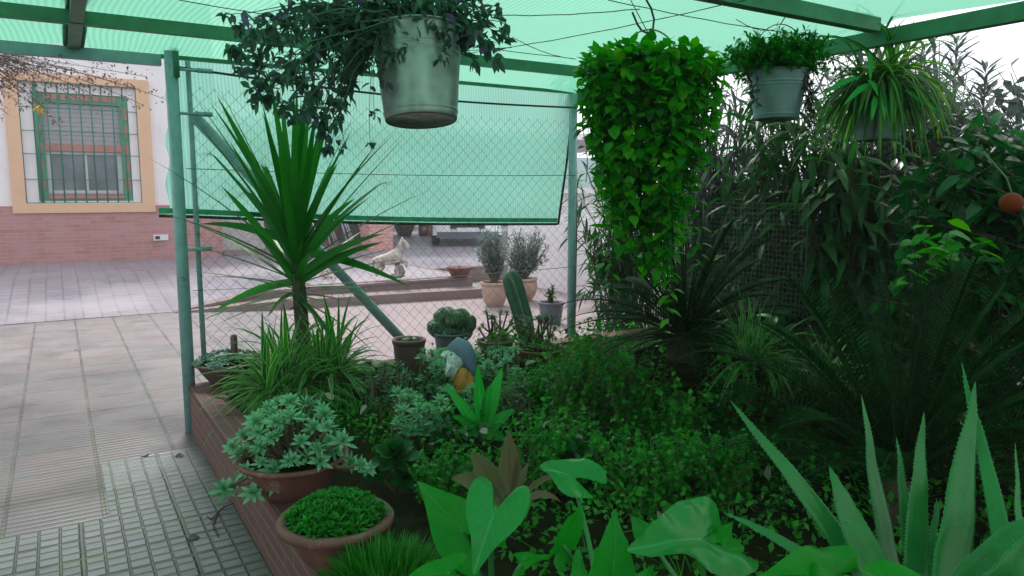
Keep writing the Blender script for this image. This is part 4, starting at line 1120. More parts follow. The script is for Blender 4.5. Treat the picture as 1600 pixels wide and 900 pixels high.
blob(mb, gp(713, 556, -13), 4*s, 3*s, 3*s, 12, 8); mb.build('head', skin, gn)
mb = MB(); blob(mb, gp(706, 552, -10), 1.6*s, 1.6*s, 2.2*s, 10, 8); mb.build('eye', M['black'], gn)
mb = MB(); blob(mb, gp(708, 574, -2), 10*s, 11*s, 16*s, 24, 16, axis=-Rt*.55 - ZUP, amp=.25, fr=3)
for i in range(14):
    p0 = gp(rnd.uniform(704, 718), rnd.uniform(568, 576), rnd.uniform(-14, -4)); blade(mb, p0, -Rt*.6 - ZUP + rdir()*.25 - Fr*.2, 16*s, 6*s, P_sword, .3, 3, .5)
mb.build('beard', plain('painted_beard', (.62, .70, .66), .7, var=.15, scale=60), gn)
mb = MB(); tube(mb, [gp(700, 543), gp(713, 541), gp(722, 546), gp(732, 560), gp(738, 576), gp(742, 588)], [3*s, 15*s, 17*s, 13*s, 7*s, 2*s], 20); mb.build('cap', plain('blue_cap', (.12, .20, .28), .5, var=.12), gn)
mb = MB(); tube(mb, [gp(690, 553, -4), gp(697, 557, -5)], [3.5*s, 1.6*s], 10); tube(mb, [gp(700, 558, -6), gp(701, 600, -8)], .004, 6); mb.build('pipe', M['white_plastic'], gn)

# ---------- arrowhead (elephant ear) leaves
HALF = [(0, 1.0), (.07, .86), (.16, .66), (.27, .42), (.37, .18), (.43, -.02), (.445, -.18), (.42, -.34), (.34, -.47), (.24, -.50), (.15, -.40), (.07, -.20), (.0, -.08)]
def arrow_leaf(mb, p, tip, side_px, face, wave=.05, cup=.25, droop=.15, ph=0., curlx=0.):
    L = (tip - p).length; y = (tip - p).normalized(); x = y.cross(face).normalized(); n = x.cross(y)
    Wd = side_px; out = []
    full = [(a, b) for a, b in HALF] + [(-a, b) for a, b in HALF[::-1][1:-1]]
    # refine the outline
    fine = []
    m_ = len(full)
    for i in range(m_):
        a, b, c_, d_ = (V3((*full[(i+k) % m_], 0)) for k in (-1, 0, 1, 2))
        for t in (0, .5):
            q = .5 * ((2*b) + (c_ - a)*t + (2*a - 5*b + 4*c_ - d_)*t*t + (-a + 3*b - 3*c_ + d_)*t**3); fine.append((q.x, q.y))
    m_ = len(fine); rings = [0, .12, .3, .5, .7, .86, 1.0]; vs = []; uv = []
    for s_ in rings:
        for k, (a, b) in enumerate(fine):
            xx, yy = a * s_ / .445 * Wd * .5, (b * s_ if b > 0 else b * s_ * (Wd / (.89 * L)) * 1.15 + 0) * L
            h = cup * abs(xx) * (1 - s_ * .5) - droop * (yy / L) ** 2 * L + wave * 1.5 * L * math.sin(k * 2 * math.pi / m_ * 5 + ph) * s_ ** 3 + .10 * L * noise.noise(V3((xx*16 + ph, yy*16, ph))) * s_ + .03 * L * noise.noise(V3((xx*60, yy*60, ph))) * s_ + curlx * xx * xx / max(Wd, .01)
            vs.append(p + x*xx + y*yy + n*h); uv.append((.5 + .5 * a * s_ / .445, b * s_ * .5 + .5))
    fs = []
    for i in range(len(rings) - 1):
        for k in range(m_):
            if i == 0: fs.append((k, (i+1)*m_+k, (i+1)*m_+(k+1) % m_))
            else: fs.append((i*m_+k, (i+1)*m_+k, (i+1)*m_+(k+1) % m_, i*m_+(k+1) % m_))
    mb.add(vs, fs, uv)
def arum(label, base, leaves, mat='arum'):
    t = thing('arrowhead_plant', label, 'foliage plant', base, 'arrowhead-leaved plants along the front of the bed')
    mp = MB(); mats = {}
    for (ax, ay, tx, ty, wpx, d_a, d_t, face, wv, mt) in leaves:
        p, tip = at(ax, ay, d_a), at(tx, ty, d_t); mb = MB()
        arrow_leaf(mb, p, tip, pxm(p, wpx), V3(face), wv, .3, .12, rnd.uniform(0, 6))
        mb.build('leaf', M[mt], t)
        b = base + V3((rnd.uniform(-.04,.04), rnd.uniform(-.04,.04), 0)); tube(mp, bez(b, (b + p)/2 + V3((0,0,-.02)) + (p - b).cross(ZUP)*.1, p, 8), [.009, .009, .008, .008, .007, .007, .006, .006, .005], 8)
    mp.build('leaf_stalks', M['arumstalk'], t)
M['arumstalk'] = plain('leaf_stalk', (.035, .22, .05), .4, var=.12)
cf = (-.5, -.8, .5); up_ = (-.25, -.45, 1)
arum('leftmost arrowhead plant of the front row, a pale leaf folded over an upright one', at(760, 960, 1.9) * 1.0,
     [(722,828,648,752,100,1.80,1.86,(-.75,-.5,.45),.03,'arum'), (772,800,742,888,98,1.74,1.62,(-.2,-.6,.8),.05,'arum_pale'),
      (700,895,628,905,60,1.6,1.55,(-.2,-.6,.9),.05,'arum'), (815,880,848,868,34,1.66,1.6,(-.4,-.8,.6),.08,'arum')])
arum('arrowhead plant in the middle of the front row with narrow upright leaves', at(950, 960, 1.85),
     [(893,744,843,722,76,2.05,2.1,(-.3,-.5,1),.06,'arum_pale'), (880,852,922,768,54,1.78,1.84,(.5,-1,.15),.04,'arum'),
      (957,905,966,790,84,1.62,1.74,(-.5,-1,.2),.03,'arum'), (905,930,900,850,50,1.6,1.7,(-.9,-.8,.1),.04,'arum'), (1000,930,1030,878,60,1.55,1.62,(-.3,-1,.4),.06,'arum')])
arum('arrowhead plant with the widest flat leaf, left of the aloe', at(1120, 980, 1.8),
     [(1096,842,992,846,142,1.70,1.58,(-.1,-.55,.85),.05,'arum_pale'), (1010,835,985,806,44,1.9,1.95,(-.4,-.8,.5),.06,'arum'),
      (1130,850,1150,815,60,1.75,1.9,(-.1,-.7,.8),.05,'arum')])
arum('arrowhead plant whose leaf tops just show under the aloe', at(1300, 990, 1.4),
     [(1300,900,1195,888,110,1.30,1.25,(-.05,-.5,.9),.05,'arum'), (1385,905,1345,880,90,1.22,1.25,(-.1,-.7,.8),.06,'arum'), (1250,915,1340,905,90,1.28,1.2,(-.1,-.5,.9),.05,'arum')])

# ---------- aloe
c = at(1450, 1010, 1.55); 
al = thing('aloe', 'large aloe with thick toothed grey-green leaves in the right foreground', 'aloe', c)
def aloe_leaf(x0, y0, d0_, x1, y1, d1, w_, bow=(0, 0), face=(-.45, -.85, .3), flat=.32):
    p0, p2 = at(x0, y0, d0_), at(x1, y1, d1); p1 = at((x0+x1)/2 + bow[0], (y0+y1)/2 + bow[1], (d0_+d1)/2)
    n = 22; path = [q_ + CM @ V3((.0035 * noise.noise(V3((k_ * .2, x1, 0))), .002 * noise.noise(V3((k_ * .3, x1, 7))), .006 * noise.noise(V3((k_ * .2, y1, 3))))) * min(1, k_ / 5) for k_, q_ in enumerate(bez(p0, p1, p2, n))]; fc = V3(face); vs = []; fs = []; W = pxm(p0, w_); k = 10; tips = []
    for i, p in enumerate(path):
        d = (path[min(i+1, n)] - path[max(i-1, 0)]).normalized(); s_ = d.cross(fc).normalized(); nm = s_.cross(d); t_ = i / n
        wd = W * .5 * ((1 - t_) ** .75 * (1 + .25 * math.sin(t_ * 3)) + .015) * (1 + .04 * noise.noise(V3((t_ * 5, x0, 0))))
        for j in range(k):
            a = 2 * math.pi * j / k; xx = math.cos(a) * wd; zz = math.sin(a) * wd * flat
            if math.sin(a) > .1: zz = -abs(math.sin(a)) * wd * .02 + (abs(xx) / max(wd, 1e-6)) ** 2 * wd * .12
            else: zz = math.sin(a) * wd * flat * 1.3
            vs.append(p + s_ * xx + nm * zz)
        if i < n and i > 0: tips.append((p, d, s_, wd))
    for i in range(n):
        for j in range(k): fs.append((i*k+j, i*k+(j+1) % k, (i+1)*k+(j+1) % k, (i+1)*k+j))
    fs.append(tuple(range(n*k, n*k+k)))
    mb = MB(); mb.add(vs, fs); lf = mb.build('leaf', M['aloe'], al)
    mt = MB()
    for a_, b_ in zip(tips[:-1], tips[1:]):
        for q in (0, .5):
            if rnd.random() < .2: continue
            p = a_[0].lerp(b_[0], q); wd = a_[3] * (1-q) + b_[3] * q
            for sg in (-1, 1):
                e = p + a_[2] * sg * wd * .97; tube(mt, [e, e + a_[2]*sg*.0022 + a_[1]*.0015], [.0011, .0003], 4, False)
    mt.build('teeth', M['alotooth'], lf)
M['alotooth'] = plain('pale_teeth', (.16, .38, .2), .5)
aloe_leaf(1352, 900, 1.45, 1140, 626, 1.55, 34, (0, -14))
aloe_leaf(1375, 905, 1.40, 1296, 728, 1.46, 54, (-8, 0))
aloe_leaf(1398, 910, 1.50, 1347, 616, 1.60, 36, (-6, 0), (-.2, -1, .1))
aloe_leaf(1430, 910, 1.48, 1402, 682, 1.52, 22, (-4, 0), (-.8, -.6, .1))
aloe_leaf(1432, 905, 1.42, 1444, 643, 1.46, 40, (-6, 0))
aloe_leaf(1485, 920, 1.36, 1525, 596, 1.46, 60, (-4, 0))
aloe_leaf(1580, 930, 1.30, 1500, 566, 1.52, 30, (12, 0), (-.8, -.5, .2))
aloe_leaf(1460, 925, 1.44, 1466, 780, 1.5, 20, (-14, 0), (-.9, -.4, .1))
aloe_leaf(1505, 925, 1.30, 1640, 800, 1.30, 46, (0, -36), (-.3, -.5, .8))
aloe_leaf(1540, 950, 1.22, 1680, 800, 1.20, 70, (-10, -10), (-.3, -.9, .4))
aloe_leaf(1300, 900, 1.50, 1128, 800, 1.62, 24, (6, -14), (-.2, -.6, .8))
aloe_leaf(1600, 930, 1.6, 1586, 690, 1.8, 18, (0, 0), (-.5, -.9, .1))

# ================================================================== COURTYARD THINGS
# horse statue
c = on_z(612, 434, TZ + .02); c.z = on_z(612, 434, TZ).z; d0 = depth(c); s = m_per_px(c)
hz = thing('horse_statue', 'weathered white stone horse statue with one foreleg raised on the terrace above the steps', 'statue', c)
def hp(x, y, dy=0): 
    p = at(x, y, d0); return p + Fr * dy * s
pts = {'pelvis': ((593,403),0,10), 'mid': ((606,405),0,8.5), 'chest': ((620,402),0,9.5), 'neck1': ((624,391),0,6.5), 'neck2': ((627,382),0,5), 'poll': ((630,376),0,4.5), 'nose1': ((635,382),0,3.6), 'nose2': ((638,389),0,2.6),
       'hip_a': ((592,410),-4,5), 'knee_a': ((591,418),-4.5,3.2), 'hock_a': ((588,424),-4.5,2.2), 'foot_a': ((590,432),-4.5,2.2),
       'hip_b': ((594,410),4,5), 'knee_b': ((598,418),4.5,3.2), 'hock_b': ((595,424),4.5,2.2), 'foot_b': ((597,431),4.5,2.2),
       'sh_a': ((622,409),-4,4), 'kn_a': ((621,419),-4.5,2.5), 'ft_a': ((622,431),-4.5,2.2),
       'sh_b': ((624,408),4,4), 'kn_b': ((635,409),5,2.6), 'ft_b': ((634,419),5,2.0),
       'tail1': ((584,404),0,2.6), 'tail2': ((583,416),0,2.4), 'tail3': ((585,426),0,1.4)}
edges = [('pelvis','mid'),('mid','chest'),('chest','neck1'),('neck1','neck2'),('neck2','poll'),('poll','nose1'),('nose1','nose2'),('pelvis','hip_a'),('hip_a','knee_a'),('knee_a','hock_a'),('hock_a','foot_a'),('pelvis','hip_b'),('hip_b','knee_b'),('knee_b','hock_b'),('hock_b','foot_b'),('chest','sh_a'),('sh_a','kn_a'),('kn_a','ft_a'),('chest','sh_b'),('sh_b','kn_b'),('kn_b','ft_b'),('pelvis','tail1'),('tail1','tail2'),('tail2','tail3')]
def skin_obj(name, pts, edges, mat, parent, conv, sc_):
    ks = list(pts); me = bpy.data.meshes.new(name); b = parent.location
    me.from_pydata([tuple(conv(*pts[k][0], pts[k][1]) - b) for k in ks], [(ks.index(a), ks.index(e)) for a, e in edges], [])
    o = bpy.data.objects.new(name, me); COL.objects.link(o); o.parent = parent; me.materials.append(mat)
    sk = o.modifiers.new('skin', 'SKIN'); sk.use_smooth_shade = True
    if not me.skin_vertices: me.attributes  # layer is made by the modifier
    for i, k in enumerate(ks):
        me.skin_vertices[0].data[i].radius = (pts[k][2] * sc_, pts[k][2] * sc_)
    me.skin_vertices[0].data[0].use_root = True
    ss = o.modifiers.new('smooth', 'SUBSURF'); ss.levels = 2; ss.render_levels = 2
    return o
try: skin_obj('horse_body', pts, edges, M['statue'], hz, hp, s * 1.15)
except Exception as e: print('skin failed', e)
mb = MB()
for i in range(9):
    t = i / 8; p = hp(629 - 9*t, 374 + 22*t - 0, 0) ; blob(mb, p, 2.6*s, 2*s, 3.6*s, 10, 7, amp=.3, axis=V3((-.3, 0, 1)))
mb.build('mane', M['statue'], hz)
mb = MB()
for sg in (-1.6, 1.6): blade(mb, hp(629, 375, sg), V3((0,0,1)), 5*s, 3*s, P_ovate, 0, 3, .5)
mb.build('ears', M['statue'], hz)
mb = MB(); blob(mb, hp(624, 424), 8*s, 5*s, 11*s, 16, 12, amp=.5, fr=3); blob(mb, hp(620, 431), 13*s, 7*s, 3.5*s, 16, 8, amp=.3); mb.build('rock_support', plain('mossy_stone', (.34, .31, .27), .9, var=.3, scale=14, bs=.8), hz)
mb = MB(); blob(mb, hp(607, 399, 0), 9*s, 6*s, 3.4*s, 16, 8, amp=.15); mb.build('saddle_cloth', M['statue'], hz)

# shallow bowl on the terrace
c = on_z(718, 433, TZ); s = m_per_px(c)
t = thing('terracotta_bowl', 'shallow flared terracotta bowl standing on the terrace edge right of the horse statue', 'plant bowl', c)
mb = MB(); lathe(mb, [(.001, 0), (11*s, 0), (13*s, 2*s), (18*s, 12*s), (20.5*s, 14*s), (20.5*s, 16*s), (18*s, 16*s), (15*s, 12*s), (.001, 12.5*s)], c, 32); mb.build('body', M['terracotta'], t)
mb = MB(); rosette(mb, c + V3((0,0,12.5*s)), V3((0,0,1)), 10*s, 22, 2*s, P_sword, 20, 85, seg=3)
tag(mb.build('tiny_agave', M['echeveria'], origin=c + V3((0,0,12.5*s))), 'tiny spiky grey plant in the shallow bowl on the terrace', 'succulent')

# olive shrubs in pale pots
def olive(px, pyb, rimw, ph, crown, labp, labt, belly, nt=46):
    c = on_z(px, pyb, 0); s = m_per_px(c)
    pot('clay_pot', labp, 'flower pot', c, rimw/2*s, rimw/2*s*.6, ph*s, 'terracotta_pale', 1.5*s, .92, 'pale clay pots by the steps', belly=belly*s)
    b = c + V3((0, 0, (ph - 3)*s)); t = thing('olive_shrub', labt, 'shrub', b)
    cx_, cy_, rx, rz = crown; cc = at(cx_, cy_, depth(c)); ml, mt = MB(), MB()
    bush(ml, mt, b, cc, (rx*s, rx*s*.8, rz*s), nt*2, 22, .07, .024, P_lance, .3, 2, .2, .006, .75, .2, .3, .4, .04)
    ml.build('foliage', M['olive'], t); mt.build('branches', M['woody'], t)
olive(773, 478, 42, 38, (768, 392, 30, 42), 'pale terracotta pot left of the paler round one beside the steps', 'grey-leaved shrub in the left pale pot by the steps', 2)
olive(817, 470, 42, 36, (822, 388, 42, 40), 'round-bellied pale pot right of its neighbour by the steps', 'wide silvery shrub in the round pot in front of the white wall', 4, 60)
c = on_z(861, 505, 0); s = m_per_px(c)
pot('plastic_pot', 'dark blue-grey plastic pot standing by the right post outside the fence', 'flower pot', c, 19*s, 15*s, 34*s, 'grey_plastic', 1.5*s, .9)
t = thing('young_plant', 'few dark upright leafy stems in the blue-grey plastic pot', 'plant', c + V3((0,0,30*s)))
ml, mt = MB(), MB(); bush(ml, mt, c + V3((0,0,30*s)), c + V3((0,0,48*s)), (10*s, 8*s, 14*s), 7, 12, .07, .03, P_ovate, .4, 2, .3, .005)
ml.build('leaves', M['aeonium'], t); mt.build('stems', M['bark'], t)
# dry debris on the slabs and terrace
for i, (px, py, lab) in enumerate(((118, 494, 'pale fallen petal near the joint behind the second slab row'), (182, 488, 'white crumpled fallen leaf at the edge of the lilac tiles'), (115, 547, 'white fallen petal on the slab joint left of centre'), (50, 495, 'brown dry leaf lying at the far left edge of the slabs'), (222, 713, 'pale scrap of leaf on the grid paving near the post'), (350, 772, 'dry curled leaf by the twig at the foot of the brick planter'), (294, 840, 'small dark leaf lying on the mossy grid paving'), (287, 710, 'round dark leaf beside the foot of the left post'))):
    q = on_z(px, py, .008 if py > 480 else TZ); mb = MB(); a = rnd.uniform(0, 6)
    blade(mb, q, V3((math.cos(a), math.sin(a), .15)), .06, .035, P_ovate, .5, 4, .5)
    o = mb.build('fallen_leaf', M['dead'] if i not in (3, 6, 7) else M['bark'], origin=q); tag(o, lab, 'leaf', 'fallen leaves and petals on the paving')
q0 = on_z(362, 790, .012); mb = MB()
tube(mb, [on_z(365, 786, .05), on_z(350, 792, .02), on_z(338, 803, .012), on_z(330, 812, .012), on_z(322, 806, .03)], [.003, .004, .005, .004, .002], 5)
tube(mb, [on_z(338, 803, .012), on_z(333, 820, .012), on_z(342, 838, .01)], [.005, .005, .002], 5)
tag(mb.build('dry_twig', M['bark'], origin=q0), 'dry forked twig lying on the grid paving beside the planter', 'twig')
lt = MB()
for i in range(60):
    q = on_z(514 + rnd.gauss(0, 7), 432 + rnd.gauss(0, 3), TZ); q.z = .20 + rnd.uniform(0, .12); blade(lt, q, rdir(.2), .09, .04, P_ovate, .5, 3, .5)
tag(lt.build('dry_leaf_heap', M['dead']), 'small heap of dry brown leaves on the terrace behind the pipe brace', 'leaf heap', kind='stuff')

# ================================================================== HANGING BUCKETS
def bucket(px, pyr, pyb, w_top, w_bot, d, label, mat='zinc', hang=None, group='galvanised buckets hung from the pergola', tilt=(0, 0), hoop=1.05):
    top = at(px, pyr, d); bot = at(px, pyb, d); h = top.z - bot.z; c = V3((top.x, top.y, bot.z)); s = d / FPX
    r1, r0 = w_top/2*s, w_bot/2*s
    ax = V3((tilt[0], tilt[1], 1)).normalized()
    t = thing('hanging_bucket', label, 'bucket', c, group)
    def rr(q): return r0 + (r1 - r0) * q
    prof = [(.001, .004), (r0*.96, .004), (r0*.97, -.004), (r0, 0)]
    for q in (.05, .07, .08, .09, .11, .3, .5, .66, .68, .69, .70, .72, .74, .75, .76, .79, .95): 
        bump = .0022 if q in (.08, .69, .75) else 0; prof.append((rr(q) + bump, h*q))
    prof += [(r1, h*.98), (r1 + .004, h*.985), (r1 + .005, h), (r1 - .001, h + .002), (r1 - .004, h*.97), (rr(.3) - .003, h*.3)]
    mb = MB(); lathe(mb, prof, c, 56, axis=ax); mb.build('body', M[mat], t)
    mb = MB(); lathe(mb, [(.001, h*.9), (r1*.95, h*.88)], c, 24, axis=ax); mb.build('potting_soil', M['soil'], t)
    tp = c + ax * h; sd_ = Vr.copy(); sd_.z = 0; sd_.normalize()
    hp_ = []
    H_ = (hang.z - tp.z) if hang else .2
    H_ = min(H_, r1 * hoop * 1.3)
    for i in range(17):
        a = math.pi * i / 16; hp_.append(tp + sd_ * math.cos(a) * r1 * 1.01 + ZUP * math.sin(a) * H_)
    mb = MB(); tube(mb, hp_, .0028, 6); mb.build('hoop_handle', M['wire'], t)
    if hang:
        apex = tp + ZUP * H_
        mb = MB(); tube(mb, [apex + V3((0,0,-.002)), apex.lerp(hang, .5) + V3((.004, 0, 0)), hang], .0028, 5); mb.build('hanging_wire', M['dark_wire'], t)
    return t, tp, r1
BD = 2.5
hang = at(660, -250, BD); hang.z = 2.41
t, tp, r1 = bucket(656, 44, 186, 142, 114, BD, 'large shiny galvanised bucket hanging in front with dark trailing stems over its rim', hang=hang, tilt=tuple((Fr*.13 - Vr*.05)[:2]))
wv = thing('trailing_vine', 'dark wilted purple-green vine spilling out of the large front bucket to the left', 'trailing plant', tp)
ml, mt, mp = MB(), MB(), MB()
def strand(root, mid, end, nl, L, W, clump=0, r=.003, jit=.02, n=8, mat_leaf=None, spread=.9):
    path = bez(root, mid, end, n)
    path = [path[0]] + [p + rdir() * rnd.uniform(0, jit) for p in path[1:]]
    tube(mt, path, [r * (1 - .6 * i / n) for i in range(n + 1)], 5, False)
    for i in range(nl):
        t_ = rnd.uniform(.15, 1) * (n - 1e-3); k = int(t_); p = path[k].lerp(path[min(k+1, n)], t_ - k)
        d = ((path[min(k+1, n)] - path[k]).normalized() * (1 - spread) + rdir(-.25) * spread)
        blade(mat_leaf or ml, p, d, L * rnd.uniform(.6, 1.2), W * rnd.uniform(.7, 1.2), P_lance, rnd.uniform(0, 1.2), 3, rnd.uniform(.2, .8), rnd.uniform(-1, 1))
    for i in range(clump):
        blade(ml, end + rdir() * .012, rdir(-.3), L * rnd.uniform(.5, 1), W * 1.2, P_ovate, rnd.uniform(.3, 1.2), 3, .6, rnd.uniform(-1, 1))
ends = [(365,75,14),(380,110,10),(372,40,10),(420,150,14),(445,170,14),(405,90,12),(430,60,14),(395,60,8),(470,130,16),(500,190,22),(512,228,20),(505,205,20),(520,165,14),(540,120,10),(480,90,12),(450,30,12),(475,15,12),(500,10,12),(540,30,12),(560,60,12),(460,185,10),(425,30,10),(385,85,8),(490,150,14),(455,110,14),(530,140,10),(415,130,14),(395,140,12),(478,175,14),(560,100,10),(575,80,10),(436,120,10),(548,-20,10),(500,-30,10),(600,-30,8),(520,60,10)]
rim = lambda a: tp + V3((math.cos(a), math.sin(a), 0)) * r1 * .8 + V3((0, 0, .005))
for (px, py, cl) in ends:
    e = at(px, py, BD + rnd.uniform(-.2, .25)); r_ = rim(rnd.uniform(2.2, 4.6)); m_ = (r_ + e)/2 + V3((0, 0, rnd.uniform(.05, .16)))
    strand(r_, m_, e, 22, .05, .017, cl)
    e2_ = e + rdir() * .06; strand(r_, m_ + rdir() * .05, e2_, 12, .045, .016, 6)
for (px, py) in ((578, 226), (583, 180), (700, 70), (690, 90), (625, 80), (600, 130), (590, 110), (640, 75)):
    e = at(px, py, BD - .1); r_ = rim(rnd.uniform(3.2, 5)); strand(r_, V3((e.x, e.y, tp.z + .03)), e, 14, .035, .014, 6, .002, .006)
for (px, py) in ((640, 48), (625, 62), (665, 52), (700, 55), (720, 70), (610, 90), (655, 30), (690, 30), (790, 40), (775, 90), (760, 60), (740, 95), (745, 30), (775, 10), (720, 10), (700, -10), (765, 75), (735, 60), (788, 60), (750, -20), (680, 5), (640, 0), (610, 20), (660, -20)):
    e = at(px, py, BD + rnd.uniform(-.1, .15)); r_ = rim(rnd.uniform(-1, 1)); strand(r_, (r_ + e)/2 + V3((0,0,rnd.uniform(.03, .12))), e, 16, .06, .02, 5)
for i in range(110):
    a_ = rnd.uniform(0, 6.28); p = tp + V3((math.cos(a_), math.sin(a_), 0)) * r1 * rnd.uniform(.9, 1.12) + V3((0, 0, rnd.uniform(-.03, .03))); blade(ml, p, rdir(-.1), rnd.uniform(.035, .06), .018, P_lance, .9, 3, .4, rnd.uniform(-1, 1))
for i in range(300):
    p = tp - Vr * abs(rnd.gauss(0, .12)) + V3((rnd.gauss(0, .08), rnd.gauss(0, .08), rnd.uniform(-.03, .15))); blade(ml, p, rdir(.3), rnd.uniform(.04, .09), .022, P_lance, .6, 3, .4, rnd.uniform(-1, 1))
for (px, py) in ((378,22),(428,28),(450,22),(520,8),(598,20),(755,85),(770,85),(697,20),(415,60),(382,15),(440,85),(560,8),(630,15)):
    blade(mp, at(px, py, BD + rnd.uniform(-.15, .05)), rdir(.2), .06, .026, P_ovate, .4, 3, .4)
ml.build('leaves', M['dark_vine'], wv); mt.build('trailing_stems', M['vinestem'] if 'vinestem' in M else plain('vine_stem', (.07, .17, .09), .6), wv); mp.build('purple_leaves', M['purple_leaf'], wv)

# the vine basket
VD = 3.0
hk = at(1012, 50, VD)
vt = thing('hanging_pot', 'hanging pot on a wire hoop and S hook, buried under bright green vine', 'hanging pot', at(1012, 150, VD))
pc = at(1012, 190, VD); mb = MB(); lathe(mb, [(.001, 0), (.10, 0), (.14, .2), (.15, .2), (.14, .19)], pc, 30); mb.build('body', M['bluegreen_pot'], vt)
sd_ = Vr.copy(); sd_.z = 0; sd_.normalize()
rimz = pc + V3((0,0,.20)); hh = hk.z - rimz.z
mb = MB(); tube(mb, [rimz + sd_*math.cos(math.pi*i/20)*.125*(1 if i else 1) + ZUP*math.sin(math.pi*i/20)*hh for i in range(21)], .0032, 6); mb.build('hoop_handle', M['wire'], vt)
mb = MB()
tube(mb, [at(x, y, VD) for x, y in ((1016,-60),(1014,-20),(1010,0),(1017,12),(1022,30),(1020,46),(1012,52),(1003,48),(996,38),(988,19))], .0045, 7); mb.build('hook', M['dark_wire'], vt)
mb = MB(); tube(mb, [at(975, -20, VD), at(1000, 28, VD), at(1014, 54, VD), at(1019, 78, VD)], .0018, 4); mb.build('thin_wire', M['dark_wire'], vt)
vp = thing('hanging_vine', 'bright green heart-leaved vine cascading in a long curtain from the middle hanging pot', 'trailing plant', pc + V3((0,0,.2)))
ml, mt, my = MB(), MB(), MB(); S_ = VD / FPX
fw = Fr.copy()
def P_vine(t): return math.sin(math.pi * t ** .75) ** .6 * (1 - .25 * t) + .02
def zb_f(z): return max(0, min(1, (z - 1.2) / .6))
def vleaf(p, out, L): blade(ml, p, (out * .75 + V3((0,0,-.05)) + rdir() * .85).normalized(), L * .85, L * rnd.uniform(.58, .75), P_vine, rnd.uniform(.2, .9), 3, .22, rnd.uniform(-.5, .5))
for i in range(225):
    a = rnd.uniform(0, 2 * math.pi); out = V3((math.cos(a), math.sin(a), 0)); lat = out.dot(sd_)
    rad = rnd.uniform(.12, .285)
    xs = 1012 + lat * rad / S_
    # bottom of the curtain for this column, in picture rows turned into heights
    if xs < 915: low = rnd.uniform(180, 290)
    elif xs < 950: low = rnd.uniform(200, 370)
    elif xs < 1000: low = rnd.uniform(230, 400)
    elif xs < 1075: low = rnd.uniform(250, 440)
    elif xs < 1110: low = rnd.uniform(220, 400)
    else: low = rnd.uniform(180, 290)
    zb = at(1012, low, VD).z
    p0 = rimz + out * .11; p1 = rimz + out * rad + V3((0, 0, rnd.uniform(-.02, .06))); 
    path = bez(p0, (p0 + p1)/2 + V3((0,0,.07)), p1 + V3((0,0,-.05)), 5)
    sh_ = 1 - (1 - zb_f(zb)) * rnd.uniform(.25, .75); pe = V3((rimz.x + out.x*rad*sh_, rimz.y + out.y*rad*sh_, zb)); n_ = max(2, int((path[-1].z - zb) / .06))
    for k in range(1, n_ + 1): path.append(p1.lerp(pe, k/n_) + V3((rnd.uniform(-.008,.008), rnd.uniform(-.008,.008), 0)))
    tube(mt, path, .0016, 4, False)
    for k in range(len(path) - 1):
        for q in range(2 if k > 4 else 1):
            p = path[k].lerp(path[k+1], rnd.random()); vleaf(p, out, rnd.uniform(.045, .08))
for (xs, ye, n_) in ((1045, 500, 12), (1052, 470, 9), (1035, 455, 9), (955, 462, 8), (1095, 420, 5), (1040, 485, 8), (1085, 410, 5), (945, 420, 5)):
    top_ = at(xs + rnd.uniform(-6, 6), 300, VD - .16); end = at(xs, ye, VD - .1); n2 = int((top_.z - end.z) / .032)
    tube(mt, [top_, (top_+end)/2 + sd_ * .01, end], .0018, 4, False)
    for k in range(n2): 
        p = top_.lerp(end, (k + rnd.random()) / n2); sg = 1 if k % 2 else -1
        tgt_ = my if (ye > 460 and k > n2*.65) else ml
        blade(tgt_, p, (sd_ * sg * .8 + V3((0,0,-.3)) - fw*.3 + rdir()*.3).normalized(), rnd.uniform(.042, .06), .036, P_ovate, .5, 3, .2)
for i in range(230):
    q = rdir(.1); p = rimz + V3((q.x * .26, q.y * .26, abs(q.z) * .10 + .0)); vleaf(p, V3((q.x, q.y, .6)), rnd.uniform(.045, .075))
for (px, py) in ((978,85),(985,78),(1000,85),(1030,95),(965,95),(1072,92),(1110,95),(930,115),(925,100),(1125,110)):
    blade(ml, at(px, py + 12, VD), rdir(.8), .06, .045, P_ovate, .4, 3, .2)
for (px, py) in ((1055,370),(1050,395),(1062,355),(1025,140),(1020,160)): blade(my, at(px, py, VD - .3), (sd_ + V3((0,0,.1)) - fw*.2), .06, .038, P_ovate, .3, 3, .2)
ml.build('leaves', M['vine'], vp); mt.build('hanging_stems', M['dark_stem'], vp); my.build('yellowing_leaves', M['pothos'], vp)

# second bucket with fern
B2 = 3.75
hang = at(1231, 18, B2); t, tp, r1 = bucket(1216, 112, 185, 92, 66, B2, 'smaller grey bucket hanging right of the vine with a feathery green plant', mat='bluegreen_pot', hang=hang, hoop=1.2)
fp = thing('feathery_plant', 'round bushy bright green plant with tiny feathery leaves in the middle bucket', 'foliage plant', tp)
ml, mt = MB(), MB()
bush(ml, mt, tp, at(1216, 92, B2), (.33, .3, .15), 240, 50, .032, .014, P_ovate, .3, 2, .2, .0015, .85, .1, .25, .4, .06)
ml.build('leaves', M['fern'], fp); mt.build('stems', M['stem'], fp)
dp = thing('dry_strands', 'dark dried strands hanging over the sides of the middle bucket', 'dried plant', tp)
ml, mt = MB(), MB()
for (x0, x1, ye) in ((1175,1172,150),(1180,1182,170),(1172,1178,160),(1250,1268,170),(1256,1272,215),(1258,1262,180),(1262,1278,230),(1250,1266,200),(1260,1280,190),(1258,1274,150),(1270,1268,220),(1222,1232,130),(1218,1228,125),(1226,1236,128)):
    a_, e = at(x0, 108, B2 - .1), at(x1, ye, B2 - .08); strand(a_, (a_+e)/2 + rdir()*.02, e, 22, .03, .009, 0, .002, .01)
ml.build('dried_leaves', plain('dried_dark_leaf', (.02, .03, .02), .8), dp); mt.build('stems', M['bark'], dp)

